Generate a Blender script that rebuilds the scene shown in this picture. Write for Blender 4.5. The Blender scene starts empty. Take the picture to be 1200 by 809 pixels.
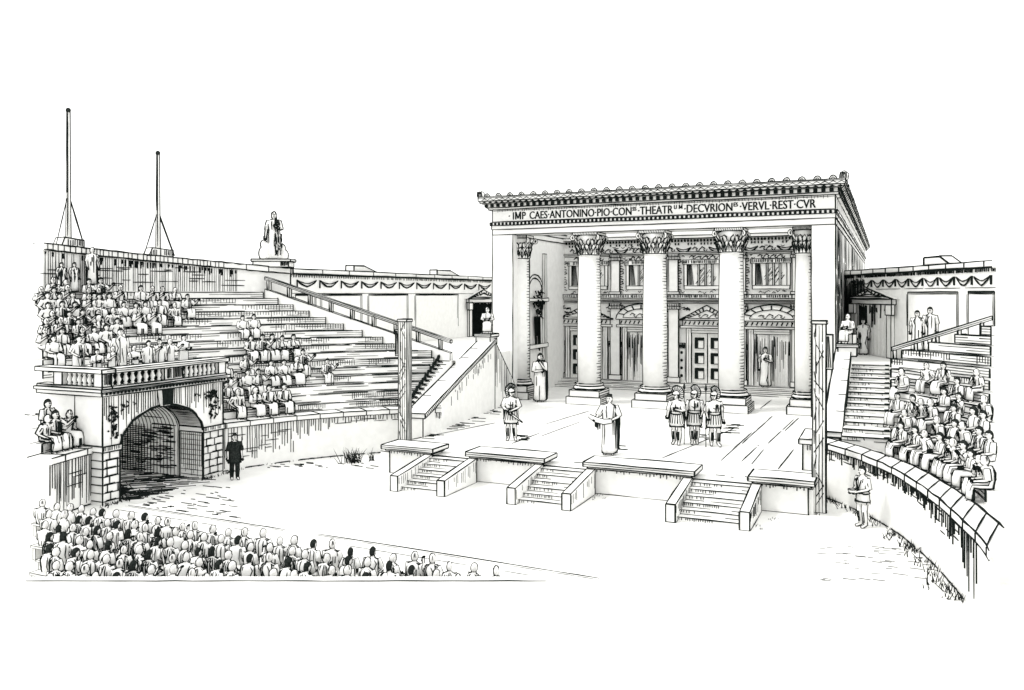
import bpy, math, random
from mathutils import Vector, Matrix

rnd = random.Random(11)
C = bpy.context.scene.collection
PI = math.pi
V = Vector

# ------------------------------------------------------------------ survey of the site (camera height 7 m, level, facade along X)
FOC, HC, HOR = 984.0, 7.0, 345.0
AZ = math.atan(440 / 984.0)
FW = (-math.sin(AZ), math.cos(AZ)); RT = (math.cos(AZ), math.sin(AZ))
def ray(u):
    t = (u - 600) / FOC
    return FW[0] + RT[0] * t, FW[1] + RT[1] * t
def at(u, v, z):
    d = FOC * (HC - z) / (v - HOR); dx, dy = ray(u)
    return V((dx * d, dy * d, z))
def aty(u, Y):
    dx, dy = ray(u); return dx * Y / dy
def atx(u, X):
    dx, dy = ray(u); return dy * X / dx
def px(x, y, z):
    d = x * FW[0] + y * FW[1]; l = x * RT[0] + y * RT[1]
    return 600 + FOC * l / d, HOR + FOC * (HC - z) / d
CX, CY = -11.2, 22.0
def ring_hit(u, R):
    dx, dy = ray(u)
    a = dx * dx + dy * dy; b = -2 * (dx * CX + dy * CY); c = CX * CX + CY * CY - R * R
    D = b * b - 4 * a * c
    if D < 0: return None
    s = (-b + math.sqrt(D)) / 2 / a
    return math.atan2(dy * s - CY, dx * s - CX)
def pol(R, a, z=0.0): return V((CX + R * math.cos(a), CY + R * math.sin(a), z))
def rad(d): return math.radians(d)
CAM = V((0, 0, HC))
GW = 1.55                                                    # weight of the pen lines

# ------------------------------------------------------------------ materials
def mat(name, c0, c1, scale=6.0, rough=0.9, bump=0.15, spec=0.1):
    m = bpy.data.materials.new(name); m.use_nodes = True
    nt = m.node_tree; b = nt.nodes['Principled BSDF']
    b.inputs['Roughness'].default_value = rough; b.inputs['Specular IOR Level'].default_value = spec
    tc = nt.nodes.new('ShaderNodeTexCoord'); n = nt.nodes.new('ShaderNodeTexNoise')
    n.inputs['Scale'].default_value = scale; n.inputs['Detail'].default_value = 6
    r = nt.nodes.new('ShaderNodeValToRGB')
    r.color_ramp.elements[0].position = .35; r.color_ramp.elements[1].position = .65
    r.color_ramp.elements[0].color = (*c0, 1); r.color_ramp.elements[1].color = (*c1, 1)
    nt.links.new(tc.outputs['Object'], n.inputs['Vector']); nt.links.new(n.outputs['Fac'], r.inputs['Fac'])
    nt.links.new(r.outputs['Color'], b.inputs['Base Color'])
    if bump:
        bp = nt.nodes.new('ShaderNodeBump'); bp.inputs['Strength'].default_value = bump; bp.inputs['Distance'].default_value = .02
        nt.links.new(n.outputs['Fac'], bp.inputs['Height']); nt.links.new(bp.outputs['Normal'], b.inputs['Normal'])
    return m
STONE = mat('limewashed_stone', (.80, .80, .785), (.86, .86, .845), 3)
GROUND = mat('white_sand', (.82, .82, .80), (.86, .86, .845), 1.5, bump=.05)
CLOTH = mat('white_cloth', (.80, .80, .785), (.86, .86, .85), 9, bump=.1)
SKIN = mat('pale_skin', (.78, .775, .76), (.84, .835, .82), 9, bump=0)
INK = mat('ink', (.006, .009, .008), (.016, .020, .019), 14, rough=1, bump=0, spec=0)
DARK = mat('dark_cloth', (.010, .013, .012), (.030, .034, .032), 20, rough=1, bump=0, spec=0)
WOOD = mat('pale_timber', (.74, .74, .72), (.84, .84, .82), 5)

# ------------------------------------------------------------------ mesh builder
WL = {}                                                     # world location of every empty
def tri_ring(p, d, w, ph):
    a = d.orthogonal().normalized(); b = d.cross(a)
    return [p + (a * math.cos(ph + k * 2 * PI / 3) + b * math.sin(ph + k * 2 * PI / 3)) * w for k in range(3)]
class MB:
    def __init__(s, w=.024):
        s.v = []; s.f = []; s.m = []; s.sm = []; s.w = w
    def add(s, vs, fs, m=0, smooth=False):
        o = len(s.v); s.v += [V(p) for p in vs]
        for f in fs: s.f.append([i + o for i in f]); s.m.append(m); s.sm.append(smooth)
    # one pen line: a thin black bead along a polyline, uneven in width
    def line(s, pts, w=None, jit=.35, taper=True, m=1):
        w = (w or s.w) * GW; pts = [V(p) for p in pts]
        P = [pts[0]]
        for a, b in zip(pts, pts[1:]):
            n = max(1, int((b - a).length / (w * 28)))
            for k in range(1, n + 1): P.append(a.lerp(b, k / n))
        N = len(P); vs = []; fs = []
        for i, p in enumerate(P):
            d = (P[min(i + 1, N - 1)] - P[max(i - 1, 0)])
            if d.length < 1e-6: d = V((0, 0, 1))
            d.normalize()
            r = w * rnd.uniform(.72, 1.18)
            if taper and N > 2 and i in (0, N - 1): r *= .6
            q = p if i in (0, N - 1) else p + V((rnd.uniform(-1, 1), rnd.uniform(-1, 1), rnd.uniform(-1, 1))) * w * jit
            vs += tri_ring(q, d, r * 1.2, .3)
        for i in range(N - 1):
            for k in range(3):
                fs.append((i * 3 + k, i * 3 + (k + 1) % 3, i * 3 + 3 + (k + 1) % 3, i * 3 + 3 + k))
        fs.append((2, 1, 0)); fs.append((N * 3 - 3, N * 3 - 2, N * 3 - 1))
        s.add(vs, fs, m)
    def broken(s, pts, w=None, on=(1.2, 4.0), off=(.1, .5)):
        pts = [V(p) for p in pts]; cur = [pts[0]]; left = rnd.uniform(*on); pen = True
        for a, b in zip(pts, pts[1:]):
            L = (b - a).length; t = 0
            while L - t > left:
                t += left; q = a.lerp(b, t / L)
                if pen: cur.append(q); s.line(cur, w); cur = []
                else: cur = [q]
                pen = not pen; left = rnd.uniform(*(on if pen else off))
            left -= L - t
            if pen: cur.append(b)
        if pen and len(cur) > 1: s.line(cur, w)
    def hexa(s, c, m=0, ink=True, skip=(), w=None):
        """c: 8 corners, bottom ring 0-3 then top ring 4-7"""
        fs = [(3, 2, 1, 0), (4, 5, 6, 7), (0, 1, 5, 4), (1, 2, 6, 5), (2, 3, 7, 6), (3, 0, 4, 7)]
        s.add(c, [f for i, f in enumerate(fs) if i not in skip], m)
        if ink:
            c = [V(p) for p in c]
            es = [(4, 5), (5, 6), (6, 7), (7, 4), (0, 4), (1, 5), (2, 6), (3, 7)]
            if ink != 'top': es += [(0, 1), (1, 2), (2, 3), (3, 0)]
            for a, b in es:
                if (c[a] - c[b]).length > 1e-4: s.line([c[a], c[b]], w)
    def box(s, x0, x1, y0, y1, z0, z1, m=0, ink=True, skip=(), w=None):
        s.hexa([(x0, y0, z0), (x1, y0, z0), (x1, y1, z0), (x0, y1, z0), (x0, y0, z1), (x1, y0, z1), (x1, y1, z1), (x0, y1, z1)], m, ink, skip, w)
    def wallseg(s, p, q, t, z0, z1, z0b=None, z1b=None, m=0, ink=True, w=None):
        """upright slab from plan point p to q, thickness t to the left of p->q"""
        p = V((p[0], p[1], 0)); q = V((q[0], q[1], 0)); d = (q - p).normalized(); n = V((-d.y, d.x, 0)) * t
        z0b = z0 if z0b is None else z0b; z1b = z1 if z1b is None else z1b
        Z = lambda a, z: (a.x, a.y, z)
        s.hexa([Z(p, z0), Z(q, z0b), Z(q + n, z0b), Z(p + n, z0), Z(p, z1), Z(q, z1b), Z(q + n, z1b), Z(p + n, z1)], m, ink, (), w)
    def grid(s, rings, m=0, closed=True, cap=True, smooth=True, cont=None, w=None):
        n = len(rings[0]); vs = [V(p) for r in rings for p in r]; fs = []
        for i in range(len(rings) - 1):
            for k in range(n if closed else n - 1):
                fs.append((i * n + k, i * n + (k + 1) % n, i * n + n + (k + 1) % n, i * n + n + k))
        if cap and closed:
            fs.append(tuple(range(n - 1, -1, -1))); fs.append(tuple((len(rings) - 1) * n + k for k in range(n)))
        s.add(vs, fs, m, smooth)
        if cont is not None: s.contour(vs, fs, cont, w)
    def lathe(s, prof, c, n=20, m=0, cont=CAM, w=None, rings=()):
        c = V(c)
        R = [[c + V((r * math.cos(2 * PI * k / n), r * math.sin(2 * PI * k / n), z)) for k in range(n)] for r, z in prof]
        s.grid(R, m, cont=cont, w=w)
        for i in rings: s.line(R[i] + [R[i][0]], w, jit=0)
    def ell(s, c, r, M=None, n=12, k=8, m=0, cont=None, w=None):
        c = V(c); R = []
        for j in range(k + 1):
            th = PI * j / k; th = min(max(th, .12), PI - .12)
            R.append([c + (M or Matrix.Identity(3)) @ V((r[0] * math.sin(th) * math.cos(2 * PI * i / n), r[1] * math.sin(th) * math.sin(2 * PI * i / n), -r[2] * math.cos(th))) for i in range(n)])
        s.grid(R, m, cont=cont, w=w)
    def tube(s, pts, rr, n=8, m=0, cont=None, w=None):
        pts = [V(p) for p in pts]; R = []
        if not isinstance(rr, (list, tuple)): rr = [rr] * len(pts)
        a = None
        for i, p in enumerate(pts):
            d = (pts[min(i + 1, len(pts) - 1)] - pts[max(i - 1, 0)]).normalized()
            a = d.orthogonal().normalized() if a is None else (a - d * a.dot(d)).normalized()
            b = d.cross(a)
            R.append([p + (a * math.cos(2 * PI * k / n) + b * math.sin(2 * PI * k / n)) * rr[i] for k in range(n)])
        s.grid(R, m, cont=cont, w=w)
    # ink on the rim of a rounded form: where its surface turns away from a viewer at cam
    def contour(s, vs, fs, cam, w=None):
        w = (w or s.w) * GW; cam = V(cam); N = [V((0, 0, 0)) for _ in vs]; T = []
        for f in fs:
            nn = V((0, 0, 0))
            for i in range(1, len(f) - 1):
                T.append((f[0], f[i], f[i + 1])); nn += (vs[f[i]] - vs[f[0]]).cross(vs[f[i + 1]] - vs[f[0]])
            for i in f: N[i] = N[i] + nn
        g = []
        for p, nn in zip(vs, N):
            nn = nn.normalized() if nn.length > 1e-12 else nn
            g.append(nn.dot((cam - p).normalized()) + 1e-5)
        for t in T:
            pts = []
            for a, b in ((0, 1), (1, 2), (2, 0)):
                a, b = t[a], t[b]
                if (g[a] > 0) != (g[b] > 0): pts.append(vs[a].lerp(vs[b], g[a] / (g[a] - g[b])))
            if len(pts) == 2 and (pts[0] - pts[1]).length > w * .15:
                d = (pts[1] - pts[0]).normalized(); e = d * w * .4
                A = tri_ring(pts[0] - e, d, w * 1.15, 0); B = tri_ring(pts[1] + e, d, w * 1.15, 0)
                s.add(A + B, [(0, 1, 4, 3), (1, 2, 5, 4), (2, 0, 3, 5)], 1)
    def build(s, name, m=STONE, parent=None, mats=None):
        me = bpy.data.meshes.new(name); o0 = WL.get(parent.name, V((0, 0, 0))) if parent else V((0, 0, 0))
        me.from_pydata([tuple(p - o0) for p in s.v], [], s.f)
        for q in (mats or [m, INK]): me.materials.append(q)
        me.polygons.foreach_set('material_index', s.m); me.polygons.foreach_set('use_smooth', s.sm)
        me.update()
        o = bpy.data.objects.new(name, me); C.objects.link(o)
        if parent: o.parent = parent; WL[o.name] = o0
        return o
def tag(o, label=None, cat=None, group=None, kind=None):
    if label: o['label'] = label
    if cat: o['category'] = cat
    if group: o['group'] = group
    if kind: o['kind'] = kind
    return o
def thing(name, label, cat, loc, group=None):
    o = bpy.data.objects.new(name, None); C.objects.link(o); o.location = loc
    o.empty_display_size = .3; WL[o.name] = V(loc)
    return tag(o, label, cat, group)
def arc(R, a0, a1, z, n=None):
    n = n or max(2, int(abs(a1 - a0) * R / .7)); zf = z if callable(z) else (lambda a: z)
    return [pol(R, a0 + (a1 - a0) * i / n, zf(a0 + (a1 - a0) * i / n)) for i in range(n + 1)]
def arcblock(mb, R0, R1, a0, a1, z0, z1, ink=True, a0o=None):
    b0 = a0 if a0o is None else a0o
    n = max(2, int(abs(a1 - a0) * R0 / .7)); zf = z1 if callable(z1) else (lambda a: z1)
    rings = []
    for i in range(n + 1):
        a = a0 + (a1 - a0) * i / n; c = b0 + (a1 - b0) * i / n
        rings.append([pol(R0, a, z0), pol(R0, a, zf(a)), pol(R1, c, zf(a)), pol(R1, c, z0)])
    mb.grid(rings, smooth=False)
    if ink:
        mb.broken(arc(R0, a0, a1, zf), on=(3, 8), off=(.05, .2)); mb.broken(arc(R1, a0, a1, zf), on=(3, 8), off=(.05, .2))
        for a in (a0, a1):
            mb.line([pol(R0, a, z0), pol(R0, a, zf(a))]); mb.line([pol(R0, a, zf(a)), pol(R1, a, zf(a))]); mb.line([pol(R1, a, zf(a)), pol(R1, a, z0)])
def hatch(mb, fn, s0, s1, step, t0, t1, w=None, skip=.1, jt=.15, vary=0.0):
    """strokes fn(s, t) from t0(s) to t1(s), t running down or across the face"""
    s = s0
    while s < s1:
        if rnd.random() > skip:
            a = t0(s) if callable(t0) else t0; b = t1(s) if callable(t1) else t1
            L = b - a; a2 = a + L * rnd.uniform(0, jt); b2 = b - L * (rnd.uniform(0, jt) + rnd.random() * vary)
            mb.line([fn(s, a2), fn(s + rnd.uniform(-.1, .1) * step, b2)], w)
        s += step * rnd.uniform(.75, 1.25)

# ------------------------------------------------------------------ ground
g = MB(.018)
g.add([(-1500, -60, 0), (1500, -60, 0), (1500, 3000, 0), (-1500, 3000, 0)], [(0, 1, 2, 3)])
for _ in range(70):                                        # hatch strokes that shade the floor in front of the gateway
    u, v = rnd.uniform(165, 270), rnd.uniform(568, 606)
    if v > 566 + (270 - u) * .1 and v < 592 + (u - 150) * .12:
        p = at(u, v, .006); g.line([p, p + V((rnd.uniform(.1, .5), rnd.uniform(-.03, .03), 0))], .011)
for _ in range(46):                                        # scattered flecks by the right-hand wall
    u, v = rnd.uniform(955, 1085), rnd.uniform(640, 682)
    p = at(u, v, .006); g.line([p, p + V((rnd.uniform(.08, .35), rnd.uniform(-.02, .05), 0))], .005)
for _ in range(26):
    u, v = rnd.uniform(300, 440), rnd.uniform(541, 549)
    p = at(u, v, .006); g.line([p, p + V((rnd.uniform(.1, .4), rnd.uniform(-.02, .05), 0))], .014)
tag(g.build('ground', GROUND), 'flat white sandy floor of the orchestra', 'ground', kind='structure')
# orchestra kerb in front of the near audience
for (u0, v0, u1, v1) in ((150, 592.5, 334, 621), (372, 626, 702, 678)):
    a = at(u0, v0, .05); b = at(u1, v1, .05)
    k = MB(.013); k.wallseg(b, a, .12, 0, .05, ink=False); k.line([b, a]); k.broken([a + V((0, -.10, 0)), b + V((0, -.10, 0))], .006)
    d = (b - a).normalized()
    for i in range(5):
        p = a.lerp(b, rnd.random() * .9); k.line([p + V((0, -.42, -.04)), p + d * rnd.uniform(.5, 1.6) + V((0, -.42, -.04))], .005)
    tag(k.build('kerb', STONE), 'thin white kerb line across the orchestra floor, ' + ('gateway end' if u0 < 200 else 'long piece before the near audience'), 'kerb', kind='structure')

# ------------------------------------------------------------------ stage platform
ZS = .8
YF = 44.85
X0, X1 = aty(577, YF), aty(979, YF)
PL0, PL1 = V((-18.35, 31.6, 0)), V((-19.35, 41.0, 0))        # left parapet face
PR0, PR1 = V((aty(966, 32.2), 32.2, 0)), V((aty(982, 43.6), 43.6, 0))
st = MB(.020)
pts = [(-18.3, 28.2), (-2.15, 28.2), (PR0.x, PR0.y), (PR1.x + .1, 44.5), (-2.5, 56), (-21.5, 56), (-19.5, 44.8), (PL1.x, PL1.y), (PL0.x, PL0.y)]
n = len(pts)
st.add([(x, y, ZS) for x, y in pts] + [(x, y, 0) for x, y in pts], [tuple(range(n))] + [(i, i + n, (i + 1) % n + n, (i + 1) % n) for i in range(n)])
st.line([(-18.3, 28.2, ZS), (-2.15, 28.2, ZS)]); 
for u0, v0, u1, v1 in ((640, 497, 690, 482), (635, 511, 679, 495), (482, 515, 580, 496), (776, 537, 866, 500), (845, 540, 881, 507), (891, 479, 904, 469), (912, 550, 930, 527), (881, 544, 895, 527),
                       (869, 541, 889, 522), (870, 520, 905, 488), (900, 520, 930, 492), (920, 505, 936, 490), (700, 462, 712, 455), (600, 520, 632, 508), (740, 474, 765, 462)):
    st.broken([at(u0, v0, ZS + .004), at(u1, v1, ZS + .004)], .016, on=(3, 9), off=(.1, .4))
for _ in range(46):
    u = rnd.uniform(492, 592); v0 = 512 - (u - 494) * .47; v = v0 + rnd.uniform(3, 16) * (u - 480) / 110
    p = at(u, v, ZS + .006); st.line([p, p + V((rnd.uniform(.2, .7), rnd.uniform(.0, .15), 0))], .014)
for _ in range(14):
    u = rnd.uniform(550, 900); p = at(u, 531 + (u - 550) * .1 + rnd.uniform(-6, 2), ZS + .006); st.line([p, p + V((rnd.uniform(.1, .4), rnd.uniform(-.02, .02), 0))], .012)
for u, v in ((606, 513), (718, 524), (846, 505), (852, 500), (818, 512)):        # hatch strokes drawn as the players' cast shadows
    for _ in range(7):
        p = at(u + rnd.uniform(-4, 12), v + rnd.uniform(-3, 3), ZS + .006); st.line([p, p + V((rnd.uniform(.2, .5), rnd.uniform(.02, .15), 0))], .018)
tag(st.build('stage', STONE), 'raised white stage platform with faint board lines', 'stage')

# pedestals with overhanging slabs along the stage front
PED = [(451, 511), (549, 641), (686, 816), (878, 956)]
ped_lab = ['short white pedestal with overhanging slab beside the left timber post', 'long white pedestal slab between the first and second stage stairs',
           'long white pedestal slab between the second and third stage stairs', 'short white pedestal slab at the foot of the right timber post']
PX = []
for (u0, u1), lab in zip(PED, ped_lab):
    xa, xb = aty(u0, 28.1) , aty(u1, 28.1); PX.append((xa, xb))
    t = thing('pedestal', lab, 'pedestal', ((xa + xb) / 2, 28.8, 0), 'pedestals along the stage front')
    b = MB(.019); b.box(xa + .22, xb - .22, 28.12, 28.95, 0, .92, ink=True)
    hatch(b, lambda s, z: (s, 28.105, z), xa + .3, xb - .3, .11, .9, .72, .010, vary=.5)
    b.build('block', STONE, t)
    b = MB(.019); b.box(xa, xb, 27.85, 29.1, .97, 1.12); b.box(xa + .12, xb - .12, 27.97, 29.0, .9, .968, ink=True)
    b.line([(xa, 27.84, 1.045), (xb, 27.84, 1.045)], .009)
    b.build('slab', STONE, t)
# three flights between low cheek walls
stairs_u = [(457, 519.5, 'first'), (594, 662, 'middle'), (781, 867, 'last')]
slab_gap = [(PX[0][1], PX[1][0]), (PX[1][1], PX[2][0]), (PX[2][1], PX[3][0])]
for i, (xa, xb) in enumerate(slab_gap):
    lab = ['narrow white stage stairs nearest the left timber post', 'white stage stairs between the two long pedestals', 'wide white stage stairs nearest the right timber post'][i]
    t = thing('staircase', lab, 'stairs', ((xa + xb) / 2, 26.8, 0), 'stairs up to the stage')
    cw = .3; xa -= .1; xb += .1
    s = MB(.0165); N = 6
    for k in range(N):
        y0 = 25.75 + k * .4; z1 = .8 * (k + 1) / N - .01
        s.box(xa + .02, xb - .02, y0, 28.19 if k == N - 1 else y0 + .4, 0, z1, ink=False)
        s.line([(xa, y0, z1), (xb, y0, z1)]); 
        if k: s.broken([(xa, y0 - .006, z1 - .125), (xb, y0 - .006, z1 - .125)], .008, on=(.3, 1.4), off=(.2, 1))
        hatch(s, lambda q, z: (q, y0 - .005, z), xa + .05, xa + (xb - xa) * rnd.uniform(.25, .7), .07, z1, z1 - .1, .008, skip=.25, vary=.3)
    s.build('steps', STONE, t)
    for x0 in (xa - cw, xb):
        c = MB(.017)
        ya, yb = 25.5, 27.96
        prof = [(ya, 0), (yb, 0), (yb, .88), (ya, .55)]
        c.hexa([(x0, ya, 0), (x0 + cw, ya, 0), (x0 + cw, yb, 0), (x0, yb, 0), (x0, ya, .55), (x0 + cw, ya, .55), (x0 + cw, yb, .88), (x0, yb, .88)])
        hatch(c, lambda q, z: (x0 + cw + .006, q, z), ya + .1, yb, .14, lambda q: .5 + (q - ya) * .13, .12, .008, skip=.35, vary=.5)
        c.build('cheek_wall', STONE, t)
# block at the right edge of the stage
t = thing('pedestal', 'small white capped block behind the right timber post', 'pedestal', (-2.75, 32, ZS), 'pedestals along the stage front')
xa, xb = aty(938, 31.6), aty(962, 31.6)
b = MB(.018); b.box(xa + .12, xb, 31.2, 33.2, ZS, 1.75); hatch(b, lambda q, z: (q, 31.185, z), xa + .15, xb, .1, 1.7, 1.4, .010, vary=.5); b.build('block', STONE, t)
b = MB(.019); b.box(xa, xb + .1, 31.0, 33.4, 1.75, 1.92); b.build('slab', STONE, t)

# ------------------------------------------------------------------ timber posts
def timber(u, Y, lab, top, hx):
    x = aty(u, Y); t = thing('timber_post', lab, 'post', (x, Y, 0), 'tall timber posts before the stage')
    w = .016; b = MB(w); h = .2
    b.box(x - h, x + h, Y - h, Y + h, 0, top)
    for k in range(3):
        q = -h + (k + 1) * 2 * h / 4
        b.broken([(x + q, Y - h - .004, 0), (x + q, Y - h - .004, top)], .011, on=(1, 3), off=(.02, .15))
        b.line([(x + h + .004, Y + q, 0), (x + h + .004, Y + q, top)], .013)
    hatch(b, lambda s, z: (x + rnd.choice([-.15, -.08, .14]) , Y - h - .005, s + z), .2, top - .3, .3, 0, .5, .010)
    b.build('shaft', WOOD, t)
    b = MB(w); b.box(x - h - .03, x + h + .03, Y - h - .03, Y + h + .03, top, top + .09); b.build('cap', WOOD, t)
    b = MB(w); b.box(x + hx - .11, x + hx + .11, Y - .1, Y + .1, top - 1.45, top - .35); 
    for k in range(3): b.line([(x + hx - .07 + k * .06, Y - .106, top - 1.4), (x + hx - .09 + k * .035, Y - .106, top - .4)], .012)
    b.build('bracket', WOOD, t)
timber(474.5, 30.6, 'tall timber post rising beside the left sloping parapet', 5.85, -.30)
timber(960.5, 28.75, 'tall timber post by the right end of the stage front', 6.05, .30)

# ------------------------------------------------------------------ parapets beside the stage
def parapet(P0, P1, z0, z1, out, lab, tail, wd=.75):
    t = thing('parapet', lab, 'wall', (P0.x, P0.y, 0))
    d = (P1 - P0).normalized(); nrm = V((-d.y, d.x, 0)) * out          # away from the stage
    b = MB(.020); q = nrm * wd
    Z = lambda a, z: V((a.x, a.y, z))
    E0 = P0 - d * .05
    b.hexa([Z(P0, 0), Z(P1, 0), Z(P1 + q, 0), Z(P0 + q, 0), Z(P0, z0), Z(P1, z1), Z(P1 + q, z1), Z(P0 + q, z0)])
    L = (P1 - P0).length
    for _ in range(30):
        s = rnd.uniform(.1, .95); zt = z0 + (z1 - z0) * s; p = P0.lerp(P1, s) - nrm * .012; a = zt - rnd.uniform(.15, .5); 
        b.line([Z(p, a), Z(p, a - rnd.uniform(.1, .45))], .012)
    for _ in range(26):                                     # outer flank: pen strokes hatch its shade in
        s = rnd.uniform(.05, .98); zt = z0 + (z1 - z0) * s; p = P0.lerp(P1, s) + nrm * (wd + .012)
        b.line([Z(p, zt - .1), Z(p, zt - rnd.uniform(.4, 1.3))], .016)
    b.build('wall', STONE, t)
    c = MB(.022); o = nrm * (wd + .1); i = nrm * -.1
    c.hexa([Z(P0 + i, z0), Z(P1 + i, z1), Z(P1 + o, z1), Z(P0 + o, z0), Z(P0 + i, z0 + .2), Z(P1 + i, z1 + .2), Z(P1 + o, z1 + .2), Z(P0 + o, z0 + .2)])
    s = 0
    while s < .98:
        p = P0.lerp(P1, s) + i * 1.06; zt = z0 + (z1 - z0) * s
        c.line([Z(p, zt + .18), Z(p + d * .12, zt + .05)], .017); s += .016
    for s in (.2, .38, .55, .7, .84): 
        p = P0.lerp(P1, s); zt = z0 + (z1 - z0) * s + .205; c.line([Z(p + o, zt), Z(p + o * .5, zt)], .013)
    c.build('coping', STONE, t)
    if tail:
        P2 = P1 + d * 3.9; b = MB(.020); e = V((0, 0, 0))
        b.hexa([Z(P1, 0), Z(P2, 0), Z(P2 + q, 0), Z(P1 + q, 0), Z(P1, z1 + .1), Z(P2, 1.5), Z(P2 + q, 1.5), Z(P1 + q, z1 + .1)])
        s = .02
        while s < .97:
            p = P1.lerp(P2, s) - nrm * .012; zt = z1 + .1 + (1.5 - z1 - .1) * s
            b.line([Z(p, zt - .05), Z(p, max(ZS, zt - rnd.uniform(.5, 2.6)))], .013); s += rnd.uniform(.03, .075)
        b.build('descending_end', STONE, t)
    return t
parapet(PL0, PL1, 1.62, 4.4, 1, 'sloping white parapet wall with coping left of the stage', True)
parapet(PR0, PR1, 1.85, 4.15, -1, 'sloping white parapet wall with coping right of the stage', False, .5)

# ------------------------------------------------------------------ stage building
B = thing('stage_building', 'white columned stage building with inscribed frieze and tiled eaves', 'building', ((X0 + X1) / 2, YF, 0))
ZA = 10.5
YB = 54.5                                                     # face of the inner back wall
YE = 105.0                                                     # rear of the building
XL = X0 + .95                                                 # inner face of the left side wall
XR = X1 - .55
# entablature
e = MB(.022)
e.box(X0, X1, YF, YF + 1.5, ZA, 10.82); e.box(X0 - .03, X1 + .03, YF - .04, YF + 1.5, 10.822, 11.05)
e.box(X0 - .10, X1 + .10, YF - .12, YF + 1.45, 11.052, 11.22)
e.box(X0, X1, YF, YF + 1.5, 11.222, 11.97)
e.box(X0 - .18, X1 + .18, YF - .2, YF + 1.4, 11.972, 12.08)
# the side returns of the entablature
for xa, xb in ((X1 - 1.0, X1), (X0, X0 + 1.0)):
    e.box(xa, xb, YF + 1.502, YE, ZA, 10.82); e.box(xa - .03, xb + .03, YF + 1.502, YE, 10.822, 11.05)
    e.box(xa - .1, xb + .1, YF + 1.502, YE, 11.052, 11.22); e.box(xa, xb, YF + 1.502, YE, 11.222, 11.97); e.box(xa - .18, xb + .18, YF + 1.502, YE, 11.972, 12.08)
k = X0 - .05
while k < X1:                                                 # dentils as small teeth
    e.box(k, k + .13, YF - .17, YF - .118, 11.06, 11.2, m=1, ink=False); k += .24
e.line([(X0, YF - .01, 11.9), (X1, YF - .01, 11.9)], .010); e.line([(X0, YF - .01, 11.28), (X1, YF - .01, 11.28)], .008)
hatch(e, lambda s, z: (s, YF - .008, z), X0 + .2, X1 - .2, .16, 11.96, 11.8, .009, vary=.4)
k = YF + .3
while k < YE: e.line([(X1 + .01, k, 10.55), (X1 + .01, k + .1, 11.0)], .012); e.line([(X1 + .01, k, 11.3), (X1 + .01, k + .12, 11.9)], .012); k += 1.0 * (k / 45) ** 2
ent = e.build('entablature', STONE, B)
# cornice with teeth and wave
c = MB(.022)
YC = YF - .75
for (p_, q_, z0, z1) in ((.25, .35, 12.082, 12.3), (.45, .75, 12.302, 12.42), (.52, .85, 12.422, 12.66)):   # eaves only, middle roof left open to light the interior
    c.box(X0 - p_, X1 + p_, YF - q_, YF + 1.4, z0, z1)
    c.box(X0 - p_, X0 + 1.0, YF + 1.402, YE + q_, z0, z1); c.box(X1 - 1.0, X1 + p_, YF + 1.402, YE + q_, z0, z1)
k = X0 - .3
while k < X1 + .3:
    c.box(k, k + .2, YF - .46, YF - .398, 12.1, 12.28, m=1, ink=False)
    c.add([(k, YC - .03, 12.31), (k + .28, YC - .03, 12.31), (k + .14, YC - .03, 12.40), (k, YC, 12.31), (k + .28, YC, 12.31), (k + .14, YC, 12.4)], [(0, 1, 2), (0, 2, 5, 3), (1, 4, 5, 2), (0, 3, 4, 1)], 1)
    c.line([(k, YC - .11, 12.46), (k + .19, YC - .11, 12.56), (k + .38, YC - .11, 12.46)], .016); k += .38
k = YC
while k < YE + .7:
    c.box(X1 + .252, X1 + .30, k, k + .22, 12.1, 12.28, m=1, ink=False)
    c.line([(X1 + .53, k, 12.44), (X1 + .53, k + .2, 12.64)], .02); c.line([(X1 + .46, k, 12.32), (X1 + .46, k + .12, 12.41)], .02)
    c.line([(X1 + .2, k, 12.0), (X1 + .45, k + .05, 12.32)], .014); k += .8 * (k / 45) ** 2
c.line([(X0 - .52, YC - .115, 12.6), (X1 + .52, YC - .115, 12.6)], .012)
cor = c.build('cornice', STONE, B)
for i in range(27):                                           # upright tile ends along the eaves
    x = X0 - .3 + (X1 - X0 + .6) * (i + .5) / 27
    a = MB(.020); R = [[V((x + rr * math.cos(th), y, 12.66 + rr * 1.05 * math.sin(th))) for th in [PI * q / 8 for q in range(9)]] for y, rr in ((YC - .08, .17), (YC + 1.2, .17))]
    a.grid(R, closed=False); a.add(R[0], [tuple(range(8, -1, -1))]); a.line(R[0], jit=0, taper=False)
    a.line([V((x + .08 * math.cos(th), YC - .09, 12.66 + .08 * math.sin(th))) for th in [PI * q / 5 for q in range(6)]], .014)
    a.build('antefix', STONE, cor)
for x in (X0 - .42, X1 + .42):
    a = MB(.022); a.tube([(x, YC + .1, 12.64), (x + .02, YC + .05, 12.85), (x - .06, YC, 13.0)], [.2, .2, .1], m=0, cont=CAM)
    for q in range(5): a.line([(x - .16 + q * .08, YC - .12, 12.68), (x - .12 + q * .06, YC - .13, 12.98)], .02)
    a.build('acroterion', STONE, cor)
r = MB(.02)
for (xa, xb, ya, yb) in ((X0 - .48, X1 + .48, YC + .05, YF + 1.4), (X0 - .48, X0 + 1.0, YF + 1.405, YE + .7), (X1 - 1.0, X1 + .48, YF + 1.405, YE + .7)):
    r.box(xa, xb, ya, yb, 12.663, 12.72, ink=False)
r.box(X0 + 1.003, X1 - 1.003, 57, YE, 12.3, 12.7, ink=False)
r.build('roof', STONE, B)
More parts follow.
